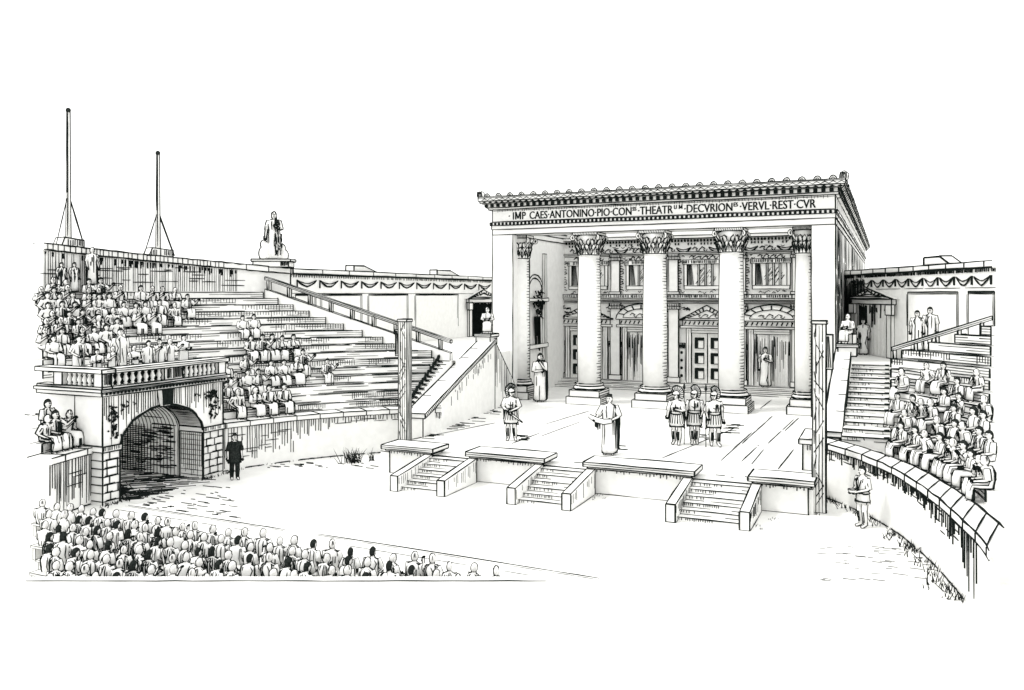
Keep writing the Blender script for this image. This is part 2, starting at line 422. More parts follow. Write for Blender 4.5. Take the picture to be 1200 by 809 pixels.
# inscription on the frieze
def text_mesh(body, size):
    if body == 'M':
        k = size * .72; t = .125 * size; vs = []; fs = []
        for (xa, za, xb, zb) in ((0, 0, .0, 1), (0, 1, .42, .12), (.42, .12, .84, 1), (.84, 1, .84, 0)):
            o = len(vs); q = [(xa * k, za * k), (xb * k, zb * k)]
            for y in (.012, -.012): vs += [V((q[0][0], q[0][1], y)), V((q[0][0] + t, q[0][1], y)), V((q[1][0] + t, q[1][1], y)), V((q[1][0], q[1][1], y))]
            fs += [(o, o + 1, o + 2, o + 3), (o + 7, o + 6, o + 5, o + 4)] + [(o + i, o + 4 + i, o + 4 + (i + 1) % 4, o + (i + 1) % 4) for i in range(4)]
        return vs, fs
    cu = bpy.data.curves.new('t', 'FONT'); cu.body = body; cu.size = size; cu.extrude = .012; cu.resolution_u = 3; cu.offset = 0
    o = bpy.data.objects.new('t', cu); C.objects.link(o)
    dg = bpy.context.evaluated_depsgraph_get(); me = bpy.data.meshes.new_from_object(o.evaluated_get(dg))
    vs = [v.co.copy() for v in me.vertices]; fs = [tuple(p.vertices) for p in me.polygons]
    bpy.data.objects.remove(o); bpy.data.curves.remove(cu); bpy.data.meshes.remove(me)
    return vs, fs
segs = [('\u00b7 I', 1), ('M', 1), ('P', 1), (' ', 0), ('CAES\u00b7ANTONINO\u00b7PIO\u00b7CON', 1), ('SS', .5), ('\u00b7THEATR', 1), ('U', .5), ('M', .5), ('\u00b7DECVRION', 1), ('ES', .5), ('\u00b7VERVL\u00b7REST\u00b7CVR', 1)]
xa, xb = aty(595.5, YF), aty(957, YF)
T = MB(); cur = 0; parts = []
for s, k in segs:
    if not k: cur += .22; continue
    if s == 'M': cur += .05
    vs, fs = text_mesh(s, .62 * k); w = max(p.x for p in vs); x_min = min(p.x for p in vs)
    parts.append((cur, vs, fs, .22 if k < 1 else 0)); cur += w - (0 if k == 1 else -.03) + .07
sx = (xb - xa) / cur
for c0, vs, fs, up in parts:
    for q in range(3): T.add([(xa + (p.x + c0) * sx + q * .014, YF - .006 - p.z - q * .002, 11.36 + p.y + up + q * .004) for p in vs], fs, 1)
T.build('inscription_lettering', INK, ent, [INK, INK])
# piers at both ends of the facade
for xa, xb in ((X0, aty(601, YF)), (aty(951, YF), X1)):
    p = MB(.022); p.box(xa, xb, YF + .002, YF + 1.5, ZS, ZA - .002); p.build('pier', STONE, B)
# side walls
p = MB(.022); p.box(X1 - .55, X1 - .002, YF + 1.502, YE, ZS, ZA - .002)
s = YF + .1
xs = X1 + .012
while s < YE:                                                # upright pen strokes that draw the shade down the flank
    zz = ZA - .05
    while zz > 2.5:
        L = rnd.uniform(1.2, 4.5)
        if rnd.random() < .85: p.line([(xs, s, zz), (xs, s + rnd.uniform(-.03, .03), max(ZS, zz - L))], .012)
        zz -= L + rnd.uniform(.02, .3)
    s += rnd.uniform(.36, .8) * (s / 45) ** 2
p.build('side_wall', STONE, B)
p = MB(.022); p.box(X0 + .002, XL, YF + 1.502, YE, ZS, ZA - .002, ink='top')
sw = p.build('side_wall', STONE, B)
nc = MB(.02)                                                  # arched niche with a hanging swag on the inner left side wall
yc = atx(627, XL); zn = 6.2
for rr in (1.25, 1.5):
    nc.line([(XL + .02, yc + rr * math.cos(q * PI / 10), zn + rr * math.sin(q * PI / 10) * .9 + .7) for q in range(11)], .03)
nc.box(XL + .003, XL + .3, yc - 1.9, yc + 1.6, 6.55, 6.75); nc.box(XL + .003, XL + .25, yc - 1.8, yc + 1.6, 3.6, 3.85)
for yy in (yc - 1.5, yc + 1.35): nc.box(XL + .003, XL + .2, yy - .14, yy + .14, ZS, 9.6)
nc.build('niche_frame', STONE, sw)
sg = MB(.02)
for q in range(70):
    a = rnd.uniform(0, 2 * PI); p0 = V((XL + rnd.uniform(.1, .4), yc + .75 * math.cos(a) * rnd.random(), 6.5 + 1.1 * math.sin(a) * rnd.random()))
    sg.tube([p0, p0 + V((rnd.uniform(0, .2), rnd.uniform(-.25, .25), rnd.uniform(-.4, -.1)))], [.06, .02], n=4, m=1)
for q in range(16):
    p0 = V((XL + .15, yc + rnd.uniform(-.5, .5), 5.6)); sg.line([p0, p0 + V((.05, rnd.uniform(-.2, .2), -rnd.uniform(1, 2.2)))], .03)
sg.build('hanging_swag', DARK, sw, [DARK, INK])
# a column: plinth, base, shaft, capital
def column(x, y, r, pw, zc, tick=True, name='column'):
    w = .021; col = MB(w)
    n = 32; prof = [(r, 1.95), (r * 1.0, 4.5), (r * .97, 6.5), (r * .89, zc)]
    vs = [[V((x + q * math.cos(2 * PI * k / n), y + q * math.sin(2 * PI * k / n), z)) for k in range(n)] for q, z in prof]
    col.grid(vs, cont=CAM, w=w * 1.1)
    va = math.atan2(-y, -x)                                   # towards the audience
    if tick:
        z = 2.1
        while z < zc - .05:                                   # ink ticks drawing shade on the flank away from the sun
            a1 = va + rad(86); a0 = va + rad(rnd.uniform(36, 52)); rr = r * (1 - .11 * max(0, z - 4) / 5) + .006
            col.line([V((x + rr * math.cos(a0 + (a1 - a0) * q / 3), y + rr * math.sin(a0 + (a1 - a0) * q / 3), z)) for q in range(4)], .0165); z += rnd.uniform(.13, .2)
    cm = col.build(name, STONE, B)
    b = MB(w); h = pw / 2
    b.box(x - h, x + h, y - h, y + h, ZS, ZS + .42); b.box(x - h + .14, x + h - .14, y - h + .14, y + h - .14, ZS + .422, ZS + .78)
    for z in (ZS + .1, ZS + .22, ZS + .32, ZS + .52, ZS + .66): b.broken([(x + h + (.008 if z < ZS + .42 else -.132), y - h + .1, z), (x + h + (.008 if z < ZS + .42 else -.132), y + h - .1, z)], .018, on=(.5, 1.5), off=(.02, .1))
    b.build('plinth', STONE, cm)
    b = MB(w); b.lathe([(r * 1.28, ZS + .782), (r * 1.36, ZS + .86), (r * 1.28, ZS + .95), (r * 1.12, ZS + .98), (r * 1.12, ZS + 1.03), (r * 1.22, ZS + 1.08), (r * 1.18, ZS + 1.14), (r * 1.02, ZS + 1.16)], (x, y, 0), 24, rings=(1, 3, 4, 6), w=.026)
    b.build('base', STONE, cm)
    # leafy capital
    q = MB(.020); rt = r * .89; H = ZA - .004 - zc
    q.lathe([(rt * 1.06, zc), (rt * 1.08, zc + .07), (rt * .98, zc + .1), (rt * 1.0, zc + H * .55), (rt * 1.3, zc + H * .86)], (x, y, 0), 20, rings=(1,))
    for row, (z0, hh, ph, out) in enumerate(((zc + .1, H * .42, 0, .2), (zc + .2, H * .56, PI / 8, .3))):
        for k in range(8):
            a = ph + k * PI / 4; d = V((math.cos(a), math.sin(a), 0)); t = V((-d.y, d.x, 0)); o = V((x, y, 0)); ring = []
            for f, wd, of in ((0, .17, .04), (.5, .22, .07), (.85, .19, .2), (1.0, .11, out), (.88, .06, out + .05)):
                base = o + d * (rt * 1.0 + of * rt / .58); z = V((0, 0, z0 + hh * f))
                ring.append([base + z + t * wd, base + z + d * .05, base + z - t * wd])
            q.grid(ring, closed=False)
            for i3 in (0, 1, 2): q.line([rg[i3] + d * .008 for rg in ring], .017 if i3 == 1 else .021)
            q.line([ring[0][0] + d * .02, ring[2][1] + d * .02], .016); q.line([ring[0][2] + d * .02, ring[2][1] + d * .02], .016)
            q.line([ring[2][0] + t * .06, ring[3][0] + t * .03, ring[4][1]], .02)
    for k in range(4):                                        # corner volutes
        a = PI / 4 + k * PI / 2; d = V((math.cos(a), math.sin(a), 0)); o = V((x, y, 0))
        sp = [o + d * (rt * 1.0 + .14 + f * .3) + V((0, 0, zc + H * (.55 + .3 * f))) for f in (0, .5, 1)]
        cc = o + d * (rt + .44) + V((0, 0, zc + H * .76))
        sp += [cc + (d * math.cos(PI / 2 - i * .8) + V((0, 0, math.sin(PI / 2 - i * .8)))) * (.15 - i * .015) for i in range(8)]
        q.tube(sp, .045, n=6, m=0, cont=CAM); q.line(sp, .022)
    hw = rt * 1.28; q.box(x - hw, x + hw, y - hw, y + hw, zc + H * .88, zc + H)
    for i in range(16): q.line([(x - hw + i * hw / 8, y - hw - .005, zc + H * .89), (x - hw + i * hw / 8 + .04, y - hw - .005, zc + H * .985)], .012)
    q.build('capital', STONE, cm)
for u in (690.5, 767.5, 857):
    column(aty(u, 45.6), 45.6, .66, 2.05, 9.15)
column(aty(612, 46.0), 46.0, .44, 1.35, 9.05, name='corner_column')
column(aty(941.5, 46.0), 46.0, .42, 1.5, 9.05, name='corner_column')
# inner back wall with two storeys of pilasters
bw = MB(.021)
bw.box(XL, XR, YB, YB + .6, ZS, 12.06, ink=False)
bw.box(XL, XR, YB - .28, YB - .002, 6.62, 6.74); bw.box(XL, XR, YB - .4, YB - .002, 6.742, 6.98); bw.box(XL, XR, YB - .14, YB - .002, 6.42, 6.5)
bw.box(XL, XR, YB - .4, YB - .002, 10.62, 10.8); bw.box(XL, XR, YB - .2, YB - .002, 9.66, 9.74)
def squig(mb, x0, x1, z0, z1, y, n, w=.022):                  # running scroll
    for i in range(n):
        a = x0 + (x1 - x0) * i / n; b2 = x0 + (x1 - x0) * (i + 1) / n; m2 = (a + b2) / 2; h = (z1 - z0)
        mb.line([(a, y, z0 + h * .5), (m2 - (b2 - a) * .2, y, z0 + h * rnd.uniform(.7, 1)), (m2 + (b2 - a) * .2, y, z0 + h * .6), (m2, y, z0 + h * .35)], w)
        mb.line([(m2, y, z0 + h * .35), (b2 - (b2 - a) * .2, y, z0), (b2, y, z0 + h * .5)], w)
def vsquig(mb, x, wd, z0, z1, y, n, w=.020):
    for i in range(n):
        a = z0 + (z1 - z0) * i / n; b2 = z0 + (z1 - z0) * (i + 1) / n; h = b2 - a; sg2 = 1 if i % 2 else -1
        mb.line([(x - wd * sg2, y, a), (x + wd * sg2, y, a + h * .35), (x + wd * .6 * sg2, y, a + h * .7), (x - wd * .5 * sg2, y, a + h * .6)], w)
hatch(bw, lambda s, z: (s, YB - .41, z), XL + .1, XR, .13, 6.96, 6.78, .022, skip=.08)
k = XL + .1
while k < XR: bw.box(k, k + .11, YB - .12, YB - .003, 10.4, 10.56, m=1, ink=False); bw.box(k + .03, k + .1, YB - .1, YB - .003, 10.2, 10.34, m=1, ink=False) if rnd.random() < .7 else 0; k += .21
back = bw.build('back_wall', STONE, B)
fr = MB(.02)
for i in range(16):                                           # swags and scrolls in the upper frieze
    xa = XL + .4 + i * (XR - XL - .6) / 16; xb = xa + (XR - XL) / 16 - .12
    if i % 2: fr.line([(xa + (xb - xa) * q / 8, YB - .05, 10.0 - .28 * math.sin(PI * q / 8)) for q in range(9)], .035); fr.line([(xa + (xb - xa) * q / 8, YB - .05, 10.05 - .15 * math.sin(PI * q / 8)) for q in range(9)], .02)
    else: squig(fr, xa, xb, 9.72, 10.12, YB - .05, 2, .034)
for u in (662, 714, 730, 782, 799, 858, 878, 930):            # leaf sprigs over the doors
    x = aty(u, YB)
    for q in range(5): p0 = V((x + rnd.uniform(-.3, .3), YB - .04, 6.0 + rnd.uniform(-.2, .15))); fr.line([p0, p0 + V((rnd.uniform(.1, .3), 0, rnd.uniform(-.15, .2))), p0 + V((rnd.uniform(.25, .45), 0, rnd.uniform(-.1, .1)))], .026)
for q in range(90):                                           # carved texture between the upper pilasters
    x = rnd.uniform(XL + .3, XR - .3); z = rnd.choice([rnd.uniform(9.2, 9.6), rnd.uniform(7.05, 7.3), rnd.uniform(10.0, 10.5)])
    fr.line([(x, YB - .03, z), (x + .1, YB - .03, z + rnd.uniform(-.12, .12)), (x + .22, YB - .03, z)], .018)
fr.build('frieze_pattern', INK, back, [INK, INK])
for u in (640, 655, 722, 790, 868.5, 935):
    x = aty(u, YB); p = MB(.020)
    for (z0, z1, hw) in ((1.27, 6.41, .33), (7.0, 9.64, .3)):
        p.box(x - hw, x + hw, YB - .22, YB - .002, z0, z1)
        p.box(x - hw - .1, x + hw + .1, YB - .3, YB - .003, z1 - .38, z1 - .2); p.box(x - hw - .06, x + hw + .06, YB - .27, YB - .003, z1 - .19, z1 - .003)
        p.box(x - hw - .1, x + hw + .1, YB - .3, YB - .003, z0 + .003, z0 + (.32 if z0 < 2 else .16))
        for q in range(7): p.line([(x - hw + q * hw / 3, YB - .31, z1 - .36), (x - hw + q * hw / 3, YB - .31, z1 - .05)], .018)
        for q in range(3): p.line([(x + hw + .006, YB - .18 + q * .07, z0 + .2), (x + hw + .006, YB - .18 + q * .07, z1 - .3)], .016)
    p.build('pilaster', STONE, back)
sp = MB(.018)                                                 # three steps before the back wall
for k in range(3): sp.box(XL + .02, XR - .02, 52.6 + .62 * k, YB - .002, ZS + .15 * k + .002, ZS + .15 * (k + 1), ink=False); sp.line([(XL, 52.6 + .62 * k, ZS + .15 * (k + 1)), (XR, 52.6 + .62 * k, ZS + .15 * (k + 1))], .016); sp.broken([(XL, 52.595 + .62 * k, ZS + .15 * k + .03), (XR, 52.595 + .62 * k, ZS + .15 * k + .03)], .012)
sp.build('steps', STONE, B)
Z0 = 1.25
def doorway(u0, u1, ztop, kind, leaf, seed):
    xa, xb = aty(u0, YB), aty(u1, YB); m = (xa + xb) / 2; y = YB - .003; hwid = (xb - xa) / 2
    f = MB(.020)
    for x in (xa - .34, xb + .02): f.box(x, x + .32, y - .16, y, Z0 + .003, ztop + .3); f.line([(x + .16, y - .17, Z0), (x + .16, y - .17, ztop + .2)], .012)
    f.box(xa - .02, xb + .02, y - .16, y, ztop, ztop + .297); f.line([(xa, y - .17, ztop + .15), (xb, y - .17, ztop + .15)], .012)
    fo = f.build('doorway', STONE, B); 
    pd = MB(.021); xw = hwid + .7; z = ztop + .32
    pd.box(m - xw, m + xw, y - .3, y, z, z + .14); pd.box(m - xw + .15, m + xw - .15, y - .2, y, z + .142, z + .5)
    kx = m - xw + .25
    while kx < m + xw - .25: pd.tube([(kx, y - .21, z + .22), (kx + .1, y - .21, z + .42)], .05, n=4, m=1); kx += .3
    z += .5
    if kind == 'gable': out = [(m - xw - .1, z), (m + xw + .1, z), (m, z + .95)]; inn = [(m - xw + .5, z + .12), (m + xw - .5, z + .12), (m, z + .66)]
    else:
        out = [(m - xw - .05, z), (m + xw + .05, z)] + [(m + (xw + .05) * math.cos(q * PI / 12), z + 1.02 * math.sin(q * PI / 12)) for q in range(1, 12)]
        inn = [(m - xw + .45, z + .12), (m + xw - .45, z + .12)] + [(m + (xw - .45) * math.cos(q * PI / 12), z + .1 + .6 * math.sin(q * PI / 12)) for q in range(1, 12)]
    nn = len(out)
    pd.add([(x, y - .32, zz) for x, zz in out] + [(x, y, zz) for x, zz in out], [tuple(range(nn))] + [(i, i + nn, (i + 1) % nn + nn, (i + 1) % nn) for i in range(nn)])
    pd.line([(x, y - .33, zz) for x, zz in out] + [(out[0][0], y - .33, out[0][1])], .03); pd.line([(x, y - .33, zz) for x, zz in inn] + [(inn[0][0], y - .33, inn[0][1])], .022)
    for t in range(7):
        f0 = t / 7
        o1 = [(out[0][0] + (out[2][0] - out[0][0]) * f0, out[0][1] + (out[2][1] - out[0][1]) * f0), (out[1][0] + (out[2][0] - out[1][0]) * f0, out[1][1] + (out[2][1] - out[1][1]) * f0)] if kind == 'gable' else [(m + (xw - .05) * math.cos((t + 1) * PI / 8), z + .95 * math.sin((t + 1) * PI / 8))]
        for x, zz in o1: pd.line([(x, y - .335, zz + .02), (m + (x - m) * .75, y - .335, z + .1 + (zz - z) * .62)], .03)
    squig(pd, m - xw * .45, m + xw * .45, z + .15, z + .45, y - .335, 3, .025)
    for sgn in (-1, 1): squig(pd, m + sgn * (xw - .1), m + sgn * (xw + .5), z + .85, z + 1.25, y - .02, 2, .026)
    pd.build('pediment', STONE, fo)
    if leaf == 'panel':
        for sgn in (-1, 1):
            d = MB(.018); x0, x1 = (xa, m - .01) if sgn < 0 else (m + .01, xb)
            d.box(x0, x1, y - .06, y, Z0 + .003, ztop)
            for k in range(3):
                zz = Z0 + .3 + k * (ztop - Z0 - .3) / 3; hh = (ztop - Z0) / 3 - .42; pa, pb = x0 + .22, x1 - .22
                d.box(pa, pb, y - .10, y - .062, zz, zz + hh)
                d.box(pa, pa + .2, y - .13, y - .101, zz, zz + hh, m=1, ink=False); d.box(pa + .2, pb, y - .13, y - .101, zz + hh - .17, zz + hh, m=1, ink=False)
            d.build('door_leaf', WOOD, fo)
    else:
        d = MB(.018); nn = 40; rings = []
        for i in range(nn + 1):
            x = xa + (xb - xa) * i / nn; yy = y - .07 - .045 * math.sin(i * 1.9)
            rings.append([V((x, yy, Z0 + .02)), V((x, yy, (Z0 + ztop) / 2)), V((x, yy, ztop - .01))])
        d.grid(rings, closed=False)
        for i in range(1, nn):
            if rnd.random() < leaf: zt = ztop - rnd.uniform(0, .5); d.line([V((rings[i][0].x, rings[i][0].y - .02, zt)), V((rings[i][0].x, rings[i][0].y - .02, max(Z0, zt - rnd.uniform(.6, 3))))], .016)
        d.build('curtain', CLOTH, fo)
    dd = MB(.02)                                              # dotted dado panels either side
    for x in (xa - .78, xb + .5):
        for zz in (1.7, 2.2, 2.7, 3.2): dd.ell((x + .1, y - .02, zz), (.1, .03, .1), n=6, k=4, m=1)
        dd.box(x - .12, x + .34, y - .05, y, 3.5, 3.8); hatch(dd, lambda s, zz: (s, y - .06, zz), x - .1, x + .34, .06, 3.78, 3.52, .02)
        dd.line([(x - .12, y - .01, 1.4), (x - .12, y - .01, 3.5)], .014); dd.line([(x + .34, y - .01, 1.4), (x + .34, y - .01, 3.5)], .014)
    dd.build('dado_panel', STONE, fo)
doorway(669, 707, 4.5, 'gable', 'panel', 1)
doorway(736, 770, 4.5, 'arch', .75, 2)
doorway(811, 848, 4.5, 'gable', 'panel', 3)
doorway(884, 926, 4.5, 'arch', .5, 4)
def window(u0, u1):
    xa, xb = aty(u0, YB), aty(u1, YB); y = YB - .003; z0, z1 = 7.55, 8.95
    f = MB(.02)
    f.box(xa - .3, xb + .3, y - .12, y, z1, z1 + .28); f.box(xa - .2, xb + .2, y - .16, y, z0 - .22, z0 - .003)
    for x in (xa - .22, xb + .02): f.box(x, x + .2, y - .1, y, z0, z1 - .003)
    hatch(f, lambda s, z: (s, y - .125, z), xa - .28, xb + .28, .1, z1 + .26, z1 + .04, .02)
    for k in range(5): f.line([(xa + .02 + k * .09, y - .05, z0 + .05), (xa + .02 + k * .055, y - .05, z1)], .02)
    vsquig(f, xa - .55, .15, z0 - .3, z1 + .4, y - .03, 6, .028); vsquig(f, xb + .55, .15, z0 - .3, z1 + .4, y - .03, 6, .028); f.line([(xa - .8, y - .02, z0 - .3), (xa - .8, y - .02, z1 + .6), (xb + .8, y - .02, z1 + .6), (xb + .8, y - .02, z0 - .3)], .014)
    squig(f, xa + .1, xb - .1, z1 + .3, z1 + .58, y - .03, 4, .03)
    fo = f.build('window', STONE, B)
    p = MB(.016); p.box(xa + .003, xb - .003, y - .03, y, z0, z1 - .003, ink=False)
    for k in range(1, 4): x = xa + .3 + (xb - xa - .3) * k / 4; p.box(x - .05, x + .05, y - .09, y - .031, z0, z1 - .01, w=.02)
    for k in range(26):
        x = rnd.uniform(xa + .5, xb - .3); zz = rnd.uniform(z0 + .1, z1 - .5); p.line([(x, y - .035, zz), (x + .22, y - .035, zz + .3)], .010)
    p.build('pane', STONE, fo)
for u0, u1 in ((671, 709), (738, 768), (806, 843), (886, 922)): window(u0, u1)

# ------------------------------------------------------------------ outer wall, wing walls, terraces
RW = 23.5
A_L = ring_hit(50, RW); A_C = ring_hit(340, RW)
ZT = lambda a: 9.28 - (9.28 - 8.40) * max(0, min(1, (A_L - a) / (A_L - A_C)))
t = thing('outer_wall', 'curving hatched masonry wall behind the left seating bank', 'wall', pol(RW, A_L, 0))
o = MB(.022); arcblock(o, RW, RW + .7, A_C, A_L, 0, lambda a: ZT(a) - .28, ink=False); o.line([pol(RW, A_C, 4), pol(RW, A_C, ZT(A_C))])
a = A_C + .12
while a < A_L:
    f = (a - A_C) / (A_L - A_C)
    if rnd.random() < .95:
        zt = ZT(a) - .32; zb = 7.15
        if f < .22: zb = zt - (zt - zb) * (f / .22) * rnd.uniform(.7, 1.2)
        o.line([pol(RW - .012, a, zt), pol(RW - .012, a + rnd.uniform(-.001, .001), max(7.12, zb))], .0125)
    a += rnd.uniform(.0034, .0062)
for _ in range(26):
    a = rnd.uniform(A_C + .1, A_L - .03); z = rnd.uniform(7.4, 8.4); o.line(arc(RW - .014, a, a + rnd.uniform(.015, .05), z, 2), .02)
for _ in range(60):
    a = rnd.uniform(A_C + .12, A_L); z = ZT(a) - .36; o.line([pol(RW - .016, a, z), pol(RW - .016, a, z - rnd.uniform(.1, .35))], .032)
o.build('wall', STONE, t)
o = MB(.024)
rings = []; n = 40
for i in range(n + 1):
    a = A_C + (A_L - A_C) * i / n; rings.append([pol(RW - .12, a, ZT(a) - .28), pol(RW - .12, a, ZT(a)), pol(RW + .82, a, ZT(a)), pol(RW + .82, a, ZT(a) - .28)])
o.grid(rings, smooth=False)
for j in (0, 1, 2): o.line([rg[j] for rg in rings], .03)
a = A_C
while a < A_L:
    o.line([pol(RW - .13, a, ZT(a)), pol(RW - .13, a, ZT(a) - .27)], .016); a += rnd.uniform(.006, .012) if a > A_C + .12 else .05
o.build('coping', STONE, t)
# left wing wall
XW = -29.6
y0, y1 = pol(RW, A_C).y + .1, 66
t = thing('wing_wall', 'white panelled garland wall running from outer wall to stage building', 'wall', (XW, y0, 0))
wb = MB(.024); wb.box(XW - .7, XW, y0, y1, 0, 8.1)
wb.line([(XW + .012, y0, 7.05 + .0), (XW + .012, y1, 7.05)], .012)
for (ua, ub) in ((346, 370), (377, 424), (432, 478), (487, 537)):
    ya, yb = atx(ua, XW), atx(ub, XW)
    wb.line([(XW + .012, ya, 7.0), (XW + .012, yb, 7.0)], .034); wb.line([(XW + .012, ya, 6.93), (XW + .012, yb, 6.93)], .016)
    for y in (ya, yb):
        wb.line([(XW + .012, y, 7.0), (XW + .012, y, 4.6)], .024); wb.line([(XW + .012, y - .14, 6.9), (XW + .012, y - .14, 5.2)], .014)
y = y0 + .5
while y < y1:                                                 # garlands
    wd = 1.7 + (y - y0) * .02
    wb.line([(XW + .03, y + wd * q / 8, 7.78 - .34 * math.sin(PI * q / 8)) for q in range(9)], .034)
    wb.line([(XW + .03, y + wd * q / 8, 7.8 - .2 * math.sin(PI * q / 8)) for q in range(9)], .02)
    wb.line([(XW + .03, y, 7.8), (XW + .03, y, 7.35)], .04); y += wd * 1.18
wb.build('wall', STONE, t)
wc = MB(.028); wc.box(XW - .85, XW + .15, y0, y1, 8.103, 8.4)
y = y0
while y < y1: wc.line([(XW + .16, y, 8.12), (XW + .16, y, 8.38)], .018); y += 2.6
hatch(wc, lambda s, z: (XW + .02, s, z), y0, y1, .2, 8.1, 7.92, .02)
wc.line([(XW + .165, y0, 8.14), (XW + .165, y1, 8.14)], .04)
wc.build('coping', STONE, t)
for u0, u1 in ((410, 437), (508, 534)):
    ya, yb = atx(u0, XW - .3), atx(u1, XW - .3); b = MB(.03); b.hexa([(XW - .6, ya, 8.403), (XW, ya, 8.403), (XW, yb, 8.403), (XW - .6, yb, 8.403), (XW - .6, ya, 8.75), (XW, ya, 8.75), (XW, yb - 1.4, 8.75), (XW - .6, yb - 1.4, 8.75)], w=.034)
    b.build('ridge_block', STONE, t)
# doorway at the far end of the left wing wall
def pedimented_door(t, P, Q, zb, zt, zp, nrm, dark, w=.024):
    P = V((P[0], P[1], 0)); Q = V((Q[0], Q[1], 0)); d = (Q - P).normalized(); nrm = V((*nrm, 0)); L = (Q - P).length
    Z = lambda s, z, o=0.0: V(((P + d * s + nrm * o).x, (P + d * s + nrm * o).y, z))
    f = MB(w)
    def slab(s0, s1, z0, z1, o0, o1, m=0, ink=True):
        f.hexa([Z(s0, z0, o1), Z(s1, z0, o1), Z(s1, z0, o0), Z(s0, z0, o0), Z(s0, z1, o1), Z(s1, z1, o1), Z(s1, z1, o0), Z(s0, z1, o0)], m, ink)
    k = L * .14
    slab(-k, 0, zb, zt, .003, .18); slab(L, L + k, zb, zt, .003, .18); slab(-k * 1.4, L + k * 1.4, zt + .002, zt + .28, .003, .24)
    slab(-k * 1.8, -k * .4, zt - .55, zt, .19, .34); slab(L + k * .4, L + k * 1.8, zt - .55, zt, .19, .34)
    a, b, c = (-k * 2.2, zt + .3), (L + k * 2.2, zt + .3), (L / 2, zp)
    f.add([Z(*a, .36), Z(*b, .36), Z(*c, .36), Z(*a, .003), Z(*b, .003), Z(*c, .003)], [(0, 1, 2), (0, 3, 4, 1), (1, 4, 5, 2), (2, 5, 3, 0)])
    f.line([Z(*a, .37), Z(*b, .37), Z(*c, .37), Z(*a, .37)], w * 1.6)
    a2, b2, c2 = (-k * .9, zt + .42), (L + k * .9, zt + .42), (L / 2, zp - .3); f.line([Z(*a2, .37), Z(*b2, .37), Z(*c2, .37), Z(*a2, .37)], w)
    for q in range(6): f.line([Z(a[0] + (c[0] - a[0]) * q / 6, a[1] + (c[1] - a[1]) * q / 6, .38), Z(a2[0] + (c2[0] - a2[0]) * q / 6, a2[1] + (c2[1] - a2[1]) * q / 6, .38)], w * 1.3); f.line([Z(b[0] + (c[0] - b[0]) * q / 6, b[1] + (c[1] - b[1]) * q / 6, .38), Z(b2[0] + (c2[0] - b2[0]) * q / 6, b2[1] + (c2[1] - b2[1]) * q / 6, .38)], w * 1.3)
    f.line([Z(L * .3, zt + .55, .375), Z(L * .5, zt + .75, .375), Z(L * .7, zt + .55, .375)], w * 1.4)
    fo = f.build('doorway', STONE, t)
    c = MB(w); n = 30; rg = []
    for i in range(n + 1):
        s = L * i / n; oo = .06 + .035 * math.sin(i * 1.7); rg.append([Z(s, zb, oo), Z(s, (zb + zt) / 2, oo), Z(s, zt, oo)])
    c.grid(rg, closed=False)
    for i in range(n + 1):
        fr_ = i / n; pr = .97 if dark else (1.0 if fr_ < .3 else .3)
        if rnd.random() < pr:
            for q in range(2 if fr_ < .6 or dark else 1): c.line([Z(L * fr_ + rnd.uniform(-.05, .05), zt - rnd.uniform(0, .2), .11), Z(L * fr_ + rnd.uniform(-.05, .05), zb if (dark or fr_ < .25) else zt - rnd.uniform(.3, 1.5), .11)], w * (1.5 if dark else 1.1))
    c.build('curtain', CLOTH, fo)
pedimented_door(t, (XW, atx(551, XW)), (XW, atx(573, XW)), 3.72, 6.35, 7.35, (1, 0), True, .032)
# right wing wall
RA, RB = V((4.6, 38.5, 0)), V((-2.45, 54.9, 0))
dR = (RB - RA).normalized(); nR = V((-dR.y, dR.x, 0))         # towards the stage
def RWp(u, off=0.0):
    dx, dy = ray(u); k = (dx * RA.y - dy * RA.x) / (dy * dR.x - dx * dR.y); p = RA + dR * k; return p + nR * off
RA = RWp(1167)
t = thing('wing_wall', 'white panelled garland wall with doorway right of the stage building', 'wall', RA)
wb = MB(.020); wb.wallseg(RB, RA, .7, 0, 8.1, ink=False)
L = (RB - RA).length
P = lambda s, z, o=.012: V(((RA + dR * s + nR * o).x, (RA + dR * s + nR * o).y, z))
for ua, ub in ((1064, 1123), (1135, 1166)):
    sa, sb = (RWp(ua) - RA).dot(dR), (RWp(ub) - RA).dot(dR)
    wb.line([P(sa, 7.1), P(sb, 7.1)], .03); wb.line([P(sa, 7.02), P(sb, 7.02)], .014)
    for s in (sa, sb): wb.line([P(s, 7.1), P(s, 4.6)], .022); wb.line([P(s + .12, 7.0), P(s + .12, 5.4)], .012)
s = .4
while s < L - 2.6:
    wb.line([P(s + 1.25 * q / 8, 7.75 - .36 * math.sin(PI * q / 8), .03) for q in range(9)], .026); wb.line([P(s + 1.25 * q / 8, 7.78 - .2 * math.sin(PI * q / 8), .03) for q in range(9)], .016)
    wb.line([P(s - .1, 7.8, .03), P(s - .1, 7.4, .03)], .035); s += 1.5
wb.broken([P(0, 7.28), P(L - 2.6, 7.28)], .012)
hatch(wb, lambda q, z: P(q, z), L - 3.2, L, .12, 8.05, lambda q: 6.0 if q < L - 1.2 else 4.2, .017, vary=.4)  # hatching drawn as shadow on the end next to the building
wb.build('wall', STONE, t)
wc = MB(.024); o = nR * .15; i2 = nR * -.85; Zf = lambda p, z: (p.x, p.y, z)
wc.hexa([Zf(RA + o, 8.103), Zf(RB + o, 8.103), Zf(RB + i2, 8.103), Zf(RA + i2, 8.103), Zf(RA + o, 8.4), Zf(RB + o, 8.4), Zf(RB + i2, 8.4), Zf(RA + i2, 8.4)], ink=False)
